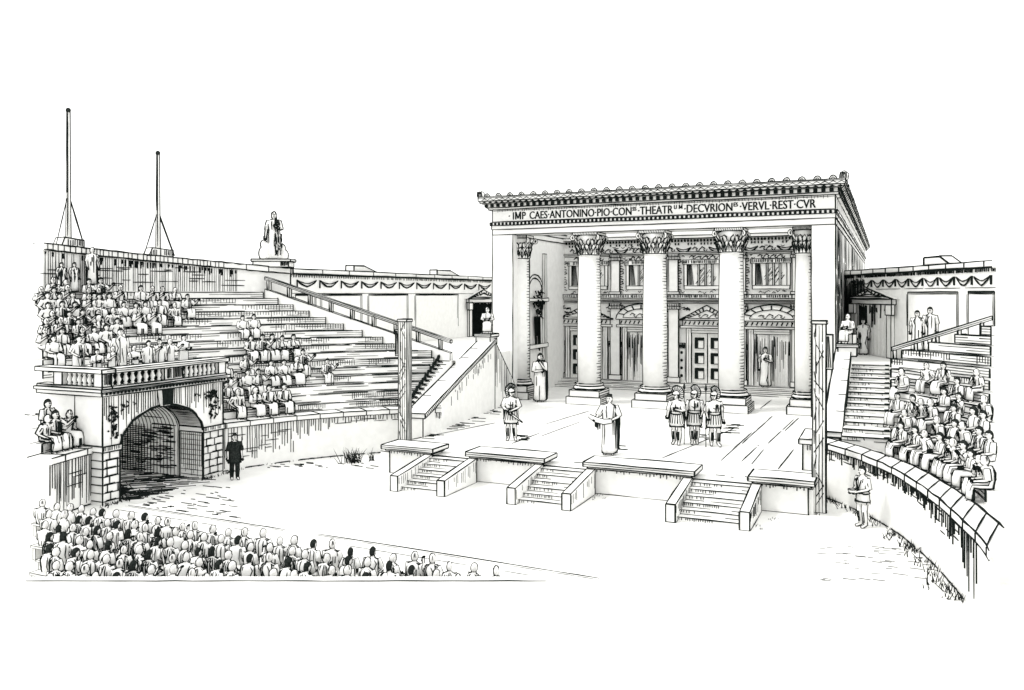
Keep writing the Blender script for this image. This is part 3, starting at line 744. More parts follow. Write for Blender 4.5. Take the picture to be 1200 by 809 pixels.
wc.line([Zf(RA + o, 8.4), Zf(RB + o, 8.4)]); wc.line([Zf(RA + o, 8.103), Zf(RB + o, 8.103)])
s = .6
while s < L: wc.line([P(s, 8.12, .16), P(s, 8.38, .16)], .02); s += 1.6
hatch(wc, lambda q, z: P(q, z, .03), 0, L, .13, 8.1, 7.93, .016)
wc.line([P(0, 8.14, .165), P(L, 8.14, .165)], .03)
wc.build('coping', STONE, t)
sa, sb = (RWp(1112) - RA).dot(dR), (RWp(1083) - RA).dot(dR); b = MB(.026)
b.hexa([P(sa, 8.403, 0), P(sb, 8.403, 0), P(sb, 8.403, -.6), P(sa, 8.403, -.6), P(sa + .9, 8.78, 0), P(sb, 8.78, 0), P(sb, 8.78, -.6), P(sa + .9, 8.78, -.6)], w=.032); b.build('ridge_block', STONE, t)
DP, DQ = RWp(1009), RWp(1043)
pedimented_door(t, DP, DQ, 3.62, 6.45, 7.3, (nR.x, nR.y), False, .022)
# terraces at the top of the side stairs
tb = MB(.016); tb.add([(-29.55, 36.95, 3.7), (-19.6, 36.95, 3.7), (-20.2, 45, 3.7), (-22.0, 45, 3.7), (-22.0, 66, 3.7), (-29.55, 66, 3.7)], [(0, 1, 2, 3, 4, 5)])
tb.add([(-19.6, 36.95, 3.7), (-20.2, 45, 3.7), (-20.2, 45, 0), (-19.6, 36.95, 0)], [(0, 1, 2, 3)])
tag(tb.build('terrace', STONE), 'white paved terrace behind the left railing', 'terrace', kind='structure')
tb = MB(.016); q = [(.1, 44.62), (.1, 36.4), (4.4, 37.5), (RB.x + .05, RB.y), (-2.35, 54.8), (-2.35, 44.62)]
tb.add([(x, y, 3.6) for x, y in q] + [(x, y, 0) for x, y in q], [tuple(range(6))] + [(i, i + 6, (i + 1) % 6 + 6, (i + 1) % 6) for i in range(6)])
tag(tb.build('terrace', STONE), 'white paved terrace before the right doorway', 'terrace', kind='structure')

tb = MB(.012); q = [(.6, 36.55), (4.3, 37.6)] + [(RWp(u_, .02).x, RWp(u_, .02).y) for u_ in (1166, 1056)]
tb.add([(x, y, 4.4) for x, y in q] + [(x, y, 3.5) for x, y in q], [(0, 1, 2, 3)] + [(i, i + 4, (i + 1) % 4 + 4, (i + 1) % 4) for i in range(4)])
tag(tb.build('landing', STONE), 'raised white landing behind the right railing', 'landing', kind='structure')
# ------------------------------------------------------------------ orchestra wall, seating banks
R0 = 13.2
def orch_wall(a0, a1, lab, depth, a0o=None, dr=lambda a: 0.0):
    t = thing('orchestra_wall', lab, 'wall', pol(R0, (a0 + a1) / 2, 0), 'low curved walls round the orchestra')
    b0 = a0 if a0o is None else a0o
    n = max(4, int((a1 - a0) * 26) + 3); A = [(a0 + (a1 - a0) * i / n, b0 + (a1 - b0) * i / n) for i in range(n + 1)]
    Q = lambda off, a, z: pol(R0 + dr(a) + off, a, z)
    b = MB(.018); b.grid([[Q(0, a, 0), Q(0, a, 1.7), Q(.5, c, 1.7), Q(.5, c, 0)] for a, c in A], smooth=False)
    if a0o is not None: b.grid([[Q(.45, c, 1.88), pol(RR(0) - .4, c, 1.88)] for a, c in A], closed=False, smooth=False)
    lo = max(a0, rad(-5.5))
    lb = max(a0, rad(-1)); b.broken([Q(-.01, lb + (a1 - lb) * i / 60, .02) for i in range(61)], .018, on=(.3, 2), off=(.1, .8))
    a = lo
    while a < a1:
        if rnd.random() < .96: z = 1.68; Lh = depth(a) * rnd.uniform(.35, 1.1); b.line([Q(-.012, a, z), Q(-.012, a + rnd.uniform(-.002, .002), max(.1, z - Lh))], .013)
        if depth(a) > .8 and rnd.random() < .5: b.line([Q(-.012, a, rnd.uniform(.6, 1.5)), Q(-.012, a, rnd.uniform(.2, .7))], .011)
        a += rnd.uniform(.005, .012) * (1 if a > rad(14) else 1.5)
    for _ in range(int((a1 - lo) * 26)):
        a = rnd.uniform(lo, a1 - .06); z = 1.6 - rnd.random() * depth(a) * .9; e_ = a + rnd.uniform(.02, .06)
        b.line([Q(-.014, a, max(.2, z)), Q(-.014, (a + e_) / 2, max(.2, z)), Q(-.014, e_, max(.2, z))], .012)
    b.build('wall', STONE, t)
    c = MB(.020); wd = .7 if a0o is None else .58; rg = [[Q(-.1, a, 1.702), Q(-.1, a, 1.9), Q(wd, e_, 1.92), Q(wd, e_, 1.702)] for a, e_ in A]
    c.grid(rg, smooth=False)
    for j, w in ((0, .016), (1, .017), (2, .024)): c.line([q[j] for q in rg], w)
    a = a0 + .02
    while a < a1:
        e_ = b0 + (a1 - b0) * (a - a0) / (a1 - a0)
        c.line([Q(-.11, a, 1.91), Q(wd, e_ + .01, 1.925)], .014); c.line([Q(-.11, a, 1.9), Q(-.11, a, 1.71)], .014); a += .078
    c.build('coping', STONE, t)
RIN = 13.9
def RR(i): return RIN + .61 * i
def ZR(i): return 2.22 + .325 * i
GY0, GY1, GX = 19.82, 25.33, -23.7
def az_y(R, Y): return PI - math.asin((Y - CY) / R)
# where the left bank stops: along the railing line, then along the stair flight
def left_end(R):
    best = None
    for i in range(2600):
        a = rad(100) + i * rad(.02); p = pol(R, a)
        stair_x = -19.45 - (p.y - 32) * .23
        if p.y <= 36.85 + (p.x + 19.87) * .165 and p.x <= stair_x: return a
    return rad(150)
orch_wall(left_end(R0) - rad(6.5), az_y(R0, GY1 + .03), 'curved low wall with coping between gateway and left parapet', lambda a: .25 + 1.5 * max(0, (a - rad(138)) / rad(28)) ** 1.3)
orch_wall(az_y(R0, GY0 - .03), ring_hit(57, R0) % (2 * PI), 'short stretch of curved wall left of the gateway pier', lambda a: 1.7)
DRK = [(-16, .45), (-13, .32), (-9, .05), (-1.6, -.41), (7.6, -.67), (15, -.75), (26, -.66), (33.5, -.58), (42.6, -.46), (50, -.42)]
def DRR(a):                                                   # the right-hand arc is a little flatter than the left one
    d = max(-15.9, min(49.9, math.degrees(a)))
    f = lambda x: next(y0 + (y1 - y0) * (x - x0) / (x1 - x0) for (x0, y0), (x1, y1) in zip(DRK, DRK[1:]) if x0 <= x <= x1)
    k = [max(-15.9, min(49.9, d + q)) for q in (-4, -2, 0, 2, 4)]
    return sum(f(x) for x in k) / 5
def cut_az(R, u):
    a = rad(45)
    while a > rad(-10) and px(pol(R, a).x, pol(R, a).y, 1.9)[0] < u: a -= rad(.1)
    return a
orch_wall(rad(-12.5), rad(47.5), 'curved low wall with coping sweeping to the right edge', lambda a: .35 + .75 * max(0, (rad(16) - a) / rad(26)), rad(-4.2), DRR)
NR = 16
def bank(lab, rows, cut):
    t = MB(.017)
    for i, (a0, a1) in rows.items():
        if a1 - a0 < .01: continue
        arcblock(t, RR(i), RR(i + 1) - .004 if i < NR - 1 else RW - .02, a0, a1, 0, ZR(i), ink=False)
        zb = 1.95 if i == 0 else ZR(i - 1)
        t.broken(arc(RR(i) - .004, a0, a1, ZR(i)), .019, on=(1.5, 6), off=(.08, .4))
        t.broken(arc(RR(i) - .008, a0, a1, ZR(i) - .1), .012, on=(.5, 3), off=(.4, 3))
        t.broken(arc(RR(i) - .008, a0, a1, zb + .03), .014, on=(1, 5), off=(.3, 1.5))
        for rr_, w_ in ((.2, .010), (.42, .010)): t.broken(arc(RR(i) + rr_, max(a0, cut_az(RR(i) + rr_, 1165)) if cut else a0, a1, ZR(i) + .004), w_, on=(1.5, 7), off=(.3, 3))
        t.broken(arc(RR(i) - .008, a0, a1, ZR(i) - .2), .009, on=(.5, 3), off=(1, 4))
        a = a0                                                # patches of short upright ticks on the risers
        while a < a1:
            span = rnd.uniform(.03, .12)
            if rnd.random() < .4:
                q = a
                while q < min(a1, a + span): t.line([pol(RR(i) - .008, q, ZR(i)), pol(RR(i) - .008, q, ZR(i) - rnd.uniform(.12, .27))], .011); q += .0065
            a += span
        for a in (a0, a1): t.line([pol(RR(i), a, zb), pol(RR(i), a, ZR(i))], .022); t.line([pol(RR(i), a, ZR(i)), pol(RR(i + 1), a, ZR(i))], .022) if (a == a0) != cut else 0
    o = t.build('seating_bank', STONE); return tag(o, lab, 'seating')
def pos(a): return a if a > 0 else a + 2 * PI
rows = {}
for i in range(NR):
    R = RR(i); a1 = az_y(R, GY1 + .05) if pol(R, az_y(R, GY1)).x > -28.3 else pos(ring_hit(50, R)); rows[i] = (left_end(R), a1)
bank('curved stone seating bank left of the stage, below the masts', rows, False)
LROWS = rows
rows = {}
for i in range(4): rows[i] = (az_y(RR(i), GY0 - .05), pos(ring_hit(49, RR(i))))
bank('small piece of seating bank behind the wall left of the gateway', rows, False)
FROWS = rows
RIN = 13.45
rows = {}
for i in range(NR):
    R = RR(i); a0 = cut_az(R + .2, 1166); best = None
    for k in range(4000):
        a = rad(75) - k * rad(.02); p = pol(R, a)
        if p.x >= .12 and p.y <= 36.1: best = a; break
    rows[i] = (max(a0, rad(-11)), best)
bank('curved stone seating bank right of the stage', rows, True)
RROWS = rows; RIN = 13.9
# side stairs up to the terraces
s = MB(.015); N = 12
for k in range(N):
    y0 = 32.0 + k * .42; z = 1.95 + (k + 1) * (3.7 - 1.95) / N - .002
    fl = lambda y: -19.40 - (y - 32) * .22; fr2 = lambda y: PL0.x - .88 - (y - 31.6) * .106
    y1 = y0 + .42
    s.hexa([(fl(y0), y0, 0), (fr2(y0), y0, 0), (fr2(y1), y1, 0), (fl(y1), y1, 0), (fl(y0), y0, z), (fr2(y0), y0, z), (fr2(y1), y1, z), (fl(y1), y1, z)], ink=False)
    s.line([(fl(y0), y0, z), (fr2(y0), y0, z)]); 
    for q in range(4): s.line([(fl(y0) + q * .06, y0 - .004, z), (fl(y0) + .05 + q * .08, y0 - .004, z - .1)], .018)
    s.line([(fl(y0), y0, z), (fl(y0) - .04, y0 + .2, z + .25)], .045)
tag(s.build('staircase', STONE), 'narrow stairs squeezed between left seating and sloping parapet', 'stairs')
s = MB(.015); N = 14
for k in range(N):
    y0 = 31.3 + k * .95; z = 1.95 + (k + 1) * (3.6 - 1.95) / N - .003; y1 = y0 + .95
    fl = lambda y: PR0.x + (PR1.x - PR0.x) * (y - PR0.y) / (PR1.y - PR0.y) + .62
    xr = .09
    s.hexa([(fl(y0), y0, 0), (xr, y0, 0), (xr, y1, 0), (fl(y1), y1, 0), (fl(y0), y0, z), (xr, y0, z), (xr, y1, z), (fl(y1), y1, z)], ink=False)
    s.line([(fl(y0), y0 - .004, z), (xr, y0 - .004, z)], .022); s.broken([(fl(y0), y0 - .006, z - .12), (xr, y0 - .006, z - .12)], .011, on=(.3, 1.2), off=(.2, .8))
    for q in range(9):
        x = fl(y0) + abs(rnd.gauss(0, .5)); 
        if x < xr: s.line([(x, y0 - .005, z - .01), (x + .02, y0 - .005, z - rnd.uniform(.05, .13))], .0065)
    for q in range(3): s.line([(xr - .02, y0 + .05 + q * .12, z + .01), (xr - .2, y0 + .02 + q * .1, z + .01)], .018)
tag(s.build('staircase', STONE), 'broad stairs from orchestra wall up to the right doorway', 'stairs')
# railings that close the banks
def railing(A, Bq, lab, np, w):
    t = thing('railing', lab, 'railing', (A.x, A.y, 0), 'sloping railings at the ends of the seating')
    b = MB(w); b.wallseg(A, Bq, .3, 0, A.z + .12, 0, Bq.z + .12); b.build('base_wall', STONE, t)
    r_ = MB(w); r_.wallseg(A, Bq, .3, A.z + .62, A.z + .76, Bq.z + .62, Bq.z + .76); r_.line([V((A.x, A.y - .01, A.z + .69)), V((Bq.x, Bq.y - .01, Bq.z + .69))], w * .6); r_.build('handrail', STONE, t)
    d = (Bq - A)
    for k in range(np):
        f = (k + .15) / (np - .4); 
        if f > 1: f = 1
        p = A + d * f; e = d.normalized() * .06
        q = MB(w); q.wallseg(p - e, p + e, .22, p.z + .12, p.z + .62)
        for j in range(1): q.line([p - e + d.normalized() * .06 + V((0, -.01, .14)), p - e + d.normalized() * .07 * j + V((0, -.01, .6))], w * .8)
        q.build('post', STONE, t)
railing(V((-30.1, 35.25, 7.15)), V((-19.9, 36.95, 3.95)), 'long sloping railing descending to the left stairs', 9, .020)
railing(V((.15, 36.15, 4.15)), V((3.6, 36.15, 5.42)), 'sloping railing climbing beside the right doorway', 5, .017)

# ------------------------------------------------------------------ gateway with balustraded box on top
G = thing('gateway', 'white arched gateway with balustraded box on top', 'gateway', (GX, (GY0 + GY1) / 2, 0))
DX = -28.4
DN = aty(47, GY0)                                          # near end of the side face
ya, yb, zs, zc = 20.5, 24.29, 1.75, 3.03
gm = MB(.019)
ym = (ya + yb) / 2; hw = (yb - ya) / 2
arcp = [(ym - hw * math.cos(PI * i / 20), zs + (zc - zs) * math.sin(PI * i / 20)) for i in range(21)]
TOPZ = 3.62
gm.box(DN, GX, GY0, ya, 0, TOPZ, ink=False); gm.box(DX, GX, yb, GY1, 0, TOPZ, ink=False)
for (y0, z0), (y1, z1) in zip(arcp, arcp[1:]):
    xk = max(DX, aty(54, y0))
    gm.hexa([(xk, y0, z0), (GX, y0, z0), (GX, y1, z1), (xk, y1, z1), (xk, y0, TOPZ), (GX, y0, TOPZ), (GX, y1, TOPZ), (xk, y1, TOPZ)], ink=False, skip=(2, 4))
fx = GX + .012
gm.line([(fx, y, z) for y, z in arcp], .032); gm.line([(GX - 1.15, y, z - .01) for y, z in arcp[10:]], .022)
gm.line([(fx, ya, zs), (fx, ya, 0)], .026); gm.line([(fx, yb, zs), (fx, yb, 0)], .024); gm.line([(GX - 1.15, yb - .01, zs), (GX - 1.15, yb - .01, 0)], .022)
for y in (GY0, GY1): gm.line([(GX, y, 0), (GX, y, TOPZ)], .024)
gm.line([(-25.0, GY0 - .01, 0), (-25.0, GY0 - .01, TOPZ)], .016)
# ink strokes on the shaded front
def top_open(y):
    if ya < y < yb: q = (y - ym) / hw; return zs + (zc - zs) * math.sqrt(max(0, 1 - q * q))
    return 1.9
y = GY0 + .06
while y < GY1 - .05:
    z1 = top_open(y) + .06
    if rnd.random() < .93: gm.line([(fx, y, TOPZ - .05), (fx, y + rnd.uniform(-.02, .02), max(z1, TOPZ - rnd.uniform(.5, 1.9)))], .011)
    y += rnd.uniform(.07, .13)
# garland sculpture in the spandrels
for (yy, zz, n_) in ((GY0 + .45, 3.0, 46), (GY1 - .6, 3.0, 50)):
    for _ in range(n_):
        p0 = V((fx + .01, yy + rnd.gauss(0, .12), zz + rnd.uniform(-.85, .28))); gm.line([p0, p0 + V((.03, rnd.uniform(-.12, .12), rnd.uniform(-.14, .14)))], .02)
    for _ in range(12):
        p0 = V((fx + .01, yy + rnd.uniform(-.1, .9) * (1 if yy < 22 else -1), zz + .25 + rnd.gauss(0, .05))); gm.line([p0, p0 + V((.03, rnd.uniform(-.2, .2), rnd.uniform(-.06, .06)))], .017)
gm.hexa([(GX + .003, 22.2, 3.0), (GX + .16, 22.25, 3.0), (GX + .16, 22.55, 3.0), (GX + .003, 22.6, 3.0), (GX + .003, 22.1, TOPZ - .02), (GX + .2, 22.15, TOPZ - .02), (GX + .2, 22.65, TOPZ - .02), (GX + .003, 22.7, TOPZ - .02)])
for k in range(9): gm.line([(GX + .19, 22.2 + k * .05, 3.05), (GX + .21, 22.18 + k * .055, 3.58)], .020)
# imposts and brick quoins
for y0, y1 in ((GY0 - .05, ya + .04), (yb - .04, GY1 + .05)):
    gm.box(GX - 1.15, GX + .07, y0, y1, 1.76, 1.95)
    hatch(gm, lambda s, z: (GX + .08, s, z), y0, y1, .07, 1.94, 1.80, .010)
    z = .12
    while z < 1.7:
        gm.line([(fx, y0 + .06, z), (fx, y1 - .06, z)], .012)
        yy = y0 + .1 + rnd.uniform(.1, .3)
        while yy < y1 - .1: gm.line([(fx, yy, z), (fx, yy, min(1.74, z + .26))], .013); yy += .42
        for _ in range(3): p = rnd.uniform(y0 + .1, y1 - .35); gm.line([(fx, p, z + .03), (fx, p + .25, z + .03)], .011)
        if y0 < 22: gm.line([(GX - .02, GY0 - .012, z), (GX - .5, GY0 - .012, z)], .012)
        z += .27
for k in range(9):
    z = .12 + k * .19; gm.line([(GX - .05, yb - .012, z), (GX - 1.1, yb - .012, z)], .009)
for k in range(11):
    x = GX - .06 - k * .1; gm.line([(x, yb - .012, 1.72), (x, yb - .012, rnd.uniform(.0, .5))], .008)
# brick courses plus drawn shade, hatching thicker deeper in the passage
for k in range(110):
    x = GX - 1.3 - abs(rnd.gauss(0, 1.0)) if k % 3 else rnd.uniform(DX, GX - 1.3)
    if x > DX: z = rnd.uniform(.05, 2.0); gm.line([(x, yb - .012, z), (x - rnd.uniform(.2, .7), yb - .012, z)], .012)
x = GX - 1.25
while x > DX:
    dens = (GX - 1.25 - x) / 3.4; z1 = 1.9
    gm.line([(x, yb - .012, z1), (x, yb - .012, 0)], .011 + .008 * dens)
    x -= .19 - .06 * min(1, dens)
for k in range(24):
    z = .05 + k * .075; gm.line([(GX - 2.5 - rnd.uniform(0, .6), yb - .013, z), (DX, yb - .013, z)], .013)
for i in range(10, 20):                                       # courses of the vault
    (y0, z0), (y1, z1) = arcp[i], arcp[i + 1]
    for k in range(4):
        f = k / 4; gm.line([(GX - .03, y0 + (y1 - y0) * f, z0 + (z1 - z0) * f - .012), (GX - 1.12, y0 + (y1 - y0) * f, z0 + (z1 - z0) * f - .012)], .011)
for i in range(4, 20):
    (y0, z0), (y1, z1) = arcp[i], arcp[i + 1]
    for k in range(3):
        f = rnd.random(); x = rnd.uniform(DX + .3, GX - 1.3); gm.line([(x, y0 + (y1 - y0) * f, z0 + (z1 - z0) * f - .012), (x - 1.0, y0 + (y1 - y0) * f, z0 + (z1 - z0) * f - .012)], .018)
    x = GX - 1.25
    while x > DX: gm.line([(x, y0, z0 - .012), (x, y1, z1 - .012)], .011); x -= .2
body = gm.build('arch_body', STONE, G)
fl_ = MB(.014)                                                # paving inside the arch, its shadow cross-hatched in ink
fl_.add([(DX, ya + .01, .012), (GX + .8, ya + .01, .012), (GX + .8, yb - .01, .012), (DX, yb - .01, .012)], [(0, 1, 2, 3)])
for k in range(130):
    x = rnd.uniform(DX, GX + .2); y = rnd.uniform(ya + .1, yb - .1); fl_.line([(x, y, .018), (x + .5, min(yb, y + .45), .018)], .013)
for k in range(120):
    x = rnd.uniform(DX, GX + .1); y = ya + .08 + abs(rnd.gauss(0, .75)) + max(0, GX - 1.5 - x) * .35
    if y < yb - .5: fl_.line([(x, y, .018), (x + .5, y + .42, .018)], .011); fl_.line([(x, y + .3, .018), (x + .5, y - .05, .018)], .010)
fl_.build('paving', STONE, G)
cn = MB(.019)
cn.box(DN, GX + .14, GY0 - .14, GY1 + .1, TOPZ + .003, 3.76); cn.box(DN, GX + .24, GY0 - .24, GY1 + .16, 3.763, 3.86)
k = GY0
while k < GY1: cn.box(GX + .13, GX + .165, k, k + .08, 3.66, 3.74, m=1, ink=False); k += .15
for z in (3.70, 3.81): cn.line([(GX + .15 if z < 3.75 else GX + .25, GY0 - .2, z), (GX + .15 if z < 3.75 else GX + .25, GY1, z)], .009)
cn.build('cornice', STONE, G)
def baluster(x, y, z0, z1):
    h = z1 - z0; b = MB(.013)
    b.lathe([(.07, z0), (.07, z0 + h * .12), (.045, z0 + h * .18), (.095, z0 + h * .42), (.04, z0 + h * .75), (.07, z0 + h * .88), (.07, z1)], (x, y, 0), 10, w=.017)
    b.build('baluster', STONE, bal)
bl = MB(.018)
zr0, zr1 = 3.93, 4.38
bx = GX + .02
bl.box(DN, GX + .12, GY0 - .12, GY0 + .28, 3.863, 3.93); bl.box(GX - .26, GX + .12, GY0 + .283, GY1 + .05, 3.863, 3.93)
bl.box(DN, GX + .2, GY0 - .2, GY0 + .34, 4.383, 4.52); bl.box(GX - .32, GX + .2, GY0 + .343, GY1 + .12, 4.383, 4.52)
bl.line([(GX + .21, GY0, 4.45), (GX + .21, GY1, 4.45)], .009)
for (x0, x1, y0, y1) in ((GX - .28, GX + .1, GY0 - .1, GY0 + .26), (-25.9, -25.5, GY0 - .1, GY0 + .26), (GX - .26, GX + .1, GY1 - .35, GY1 + .03), (GX - .24, GX + .08, 22.35, 23.2)):
    bl.box(x0, x1, y0, y1, 3.932, 4.38)
hatch(bl, lambda s, z: (GX + .115, s, z), 22.4, 23.2, .06, 4.36, 3.95, .011); hatch(bl, lambda s, z: (GX + .115, s, z), GY0, GY0 + .26, .05, 4.36, 3.95, .011)
bl.add([(GX - .33, GY0 + .3, 3.94), (GX - .33, GY1, 3.94), (GX - .33, GY1, 4.37), (GX - .33, GY0 + .3, 4.37), (GX - .37, GY0 + .3, 3.94), (GX - .37, GY1, 3.94), (GX - .37, GY1, 4.37), (GX - .37, GY0 + .3, 4.37)], [(0, 1, 2, 3), (4, 7, 6, 5)], 1)
bal = bl.build('balustrade', STONE, G)
for a0, a1, n_ in ((GY0 + .42, 22.25, 8), (23.32, GY1 - .45, 8)):
    for k in range(n_): baluster(GX - .08, a0 + (a1 - a0) * k / (n_ - 1), zr0 + .003, zr1)
for k in range(6): baluster(-25.35 + k * .24, GY0 + .08, zr0 + .003, zr1)

# ------------------------------------------------------------------ masts and wall statue plinths
def mast(u, vtop, vspl, vb, wpl, lab):
    a = ring_hit(u, RW + .35); p = pol(RW + .35, a); d = p.x * FW[0] + p.y * FW[1]; zw = ZT(a); top = HC + (HOR - vtop) * d / FOC; zsp = HC + (HOR - vspl) * d / FOC
    t = thing('mast', lab, 'mast', (p.x, p.y, zw), 'masts on the outer wall')
    tg = V((-math.sin(a), math.cos(a), 0)); nr = V((math.cos(a), math.sin(a), 0)); w = .02
    b = MB(.02); hw = wpl * d / FOC / 2
    Zq = lambda s, o, z: p + tg * s + nr * o + V((0, 0, z))
    b.hexa([Zq(-hw, -.42, zw + .003), Zq(-hw, .42, zw + .003), Zq(hw, .42, zw + .003), Zq(hw, -.42, zw + .003), Zq(-hw, -.42, zw + .32), Zq(-hw, .42, zw + .32), Zq(hw * .7, .42, zw + .42), Zq(hw * .7, -.42, zw + .42)][:8])
    hatch(b, lambda s, z: Zq(s, -.435, z), -hw, hw * .8, .09, zw + .34, zw + .03, .016)
    b.build('plinth', STONE, t)
    b = MB(.02); b.tube([(p.x, p.y, zw + .36), (p.x, p.y, zsp), (p.x, p.y, top)], [.11, .085, .065], n=10, cont=CAM, w=.022)
    b.line([(p.x + .07 , p.y - .1, zw + .5), (p.x + .04, p.y - .06, top)], .018); b.line([(p.x + .03, p.y - .1, zsp), (p.x + .01, p.y - .07, top)], .014)
    b.build('pole', WOOD, t)
    b = MB(.03); b.ell((p.x, p.y, top + .06), (.12, .12, .12), n=10, k=6, m=1); b.build('finial', DARK, t, [DARK, DARK])
    for s in (-1, 1):
        b = MB(.02); b.line([Zq(0, 0, zsp), Zq(s * hw * 1.25, -.2, zw + .05)], .028 if s < 0 else .02, m=0); b.build('stay', DARK, t, [DARK, DARK])
mast(80, 131, 226, 285, 26, 'taller mast with two stays on the outer wall')
mast(185, 181, 247, 300, 28, 'shorter mast with two stays on the outer wall')

# ------------------------------------------------------------------ figures
def skin_mesh(verts, edges, radii):
    me = bpy.data.meshes.new('sk'); me.from_pydata([tuple(v) for v in verts], edges, [])
    o = bpy.data.objects.new('sk', me); C.objects.link(o)
    o.modifiers.new('s', 'SKIN'); ss = o.modifiers.new('u', 'SUBSURF'); ss.levels = 1
    for i, r in enumerate(radii):
        sv = me.skin_vertices[0].data[i]; sv.radius = (r, r) if not isinstance(r, tuple) else r; sv.use_root = (i == 0)
    dg = bpy.context.evaluated_depsgraph_get(); m2 = bpy.data.meshes.new_from_object(o.evaluated_get(dg))
    vs = [v.co.copy() for v in m2.vertices]; fs = [tuple(p.vertices) for p in m2.polygons]
    bpy.data.objects.remove(o); bpy.data.meshes.remove(me); bpy.data.meshes.remove(m2)
    return vs, fs
STAND = dict(pel=(0, 0, .95), wai=(0, 0, 1.1), che=(0, 0, 1.29), nec=(0, 0, 1.47), hea=(0, -.01, 1.56),
             shL=(.185, 0, 1.4), elL=(.25, .03, 1.12), wrL=(.26, -.07, .88), hiL=(.09, 0, .9), knL=(.1, -.03, .49), anL=(.1, .02, .08), toL=(.12, -.15, .035),
             shR=(-.185, 0, 1.4), elR=(-.25, .03, 1.12), wrR=(-.26, -.07, .88), hiR=(-.09, 0, .9), knR=(-.1, -.03, .49), anR=(-.1, .02, .08), toR=(-.12, -.15, .035))
SEAT = dict(pel=(0, .02, .5), wai=(0, 0, .64), che=(0, -.01, .82), nec=(0, -.01, .98), hea=(0, -.02, 1.06),
            shL=(.185, 0, .92), elL=(.25, -.06, .66), wrL=(.14, -.3, .6), hiL=(.1, -.02, .48), knL=(.13, -.42, .5), anL=(.13, -.4, .09), toL=(.14, -.55, .04),
            shR=(-.185, 0, .92), elR=(-.25, -.06, .66), wrR=(-.14, -.3, .6), hiR=(-.1, -.02, .48), knR=(-.13, -.42, .5), anR=(-.13, -.4, .09), toR=(-.14, -.55, .04))
RADII = dict(pel=.125, wai=.11, che=.135, nec=.055, hea=.06, sh=.065, el=.042, wr=.028, hi=.085, kn=.058, an=.04, to=.034)
LINKS = [('pel', 'wai'), ('wai', 'che'), ('che', 'nec'), ('nec', 'hea')] + [e for s in 'LR' for e in (('che', 'sh' + s), ('sh' + s, 'el' + s), ('el' + s, 'wr' + s), ('pel', 'hi' + s), ('hi' + s, 'kn' + s), ('kn' + s, 'an' + s), ('an' + s, 'to' + s))]
def body_mesh(J):
    names = list(J); vs = [V(J[n_]) for n_ in names]; rr = [RADII.get(n_, RADII.get(n_[:2])) for n_ in names]; ix = {n_: i for i, n_ in enumerate(names)}
    es = [(ix[a], ix[b]) for a, b in LINKS]
    for s in 'LR':                                            # palm, four fingers, thumb
        el, wr = V(J['el' + s]), V(J['wr' + s]); d = (wr - el).normalized(); a = d.cross(V((0, -1, .2))).normalized(); n_ = a.cross(d)
        if a.length < .5: a = V((1, 0, 0)); n_ = a.cross(d)
        pi = len(vs); vs.append(wr + d * .06); rr.append((.038, .02)); es.append((ix['wr' + s], pi))
        for k, (off, ln) in enumerate(((-.033, .035), (-.012, .045), (.012, .043), (.033, .032))):
            b0 = wr + d * .095 + a * off; vs += [b0, b0 + d * ln + n_ * .012, b0 + d * ln * 1.5 + n_ * .04]; rr += [.0105, .0095, .008]; i = len(vs) - 3; es += [(pi, i), (i, i + 1), (i + 1, i + 2)]
        b0 = wr + d * .035 + a * .038; vs += [b0, b0 + a * .025 + d * .03 + n_ * .015]; rr += [.012, .01]; i = len(vs) - 2; es += [(pi, i), (i, i + 1)]
    return skin_mesh(vs, es, rr)
def head(mb, c, M, cam, w, hair, dots=True):
    r = (.079, .099, .122); mb.ell(c, r, M, 14, 10, cont=cam, w=w)
    P = lambda x, y, z: c + M @ V((x * r[0], y * r[1], z * r[2]))
    mb.tube([P(0, -.96, .15), P(0, -1.16, -.12), P(0, -1.08, -.2), P(0, -.9, -.22)], [.008, .017, .016, .008], n=6)
    mb.line([P(0, -1.03, .15), P(-.06, -1.2, -.14)], w * .5); mb.line([P(-.28, -.97, -.45), P(.28, -.97, -.45)], w * .55)
    for s in (-1, 1):
        mb.ell(P(s * .38, -.95, .08), (.012, .008, .010), M, 6, 4, m=1); mb.line([P(s * .2, -1.0, .26), P(s * .58, -.87, .26)], w * .5)
        mb.ell(P(s * 1.03, .05, -.05), (.014, .024, .034), M, 8, 6)
def hair_mesh(c, M, cam, w, kind, r=(.079, .099, .122)):
    mb = MB(w); n, k = 16, 10; R = []
    for j in range(k + 1):
        th = min(max(PI * j / k, .1), PI - .1); ring = []
        for i in range(n):
            d = V((math.sin(th) * math.cos(2 * PI * i / n), math.sin(th) * math.sin(2 * PI * i / n), -math.cos(th)))
            lim = .5 if d.y < -.1 else (.1 if d.y < .25 else -.75)
            f = (1.13 if d.z > lim else .82) + (.03 * math.sin(i * 2.4 + j))
            if kind == 'long' and d.y > .1 and d.z < -.2: f = 1.25
            ring.append(c + M @ V((d.x * r[0] * f, d.y * r[1] * f, d.z * r[2] * f)))
        R.append(ring)
    mb.grid(R, cont=cam, w=w)
    if kind == 'pale':
        for q in range(3):
            i = rnd.randrange(n); a = rnd.randrange(4, 7); mb.line([R[j][i] + (R[j][i] - c) * .05 for j in range(a, min(k, a + 4))], w * .55)
    return mb
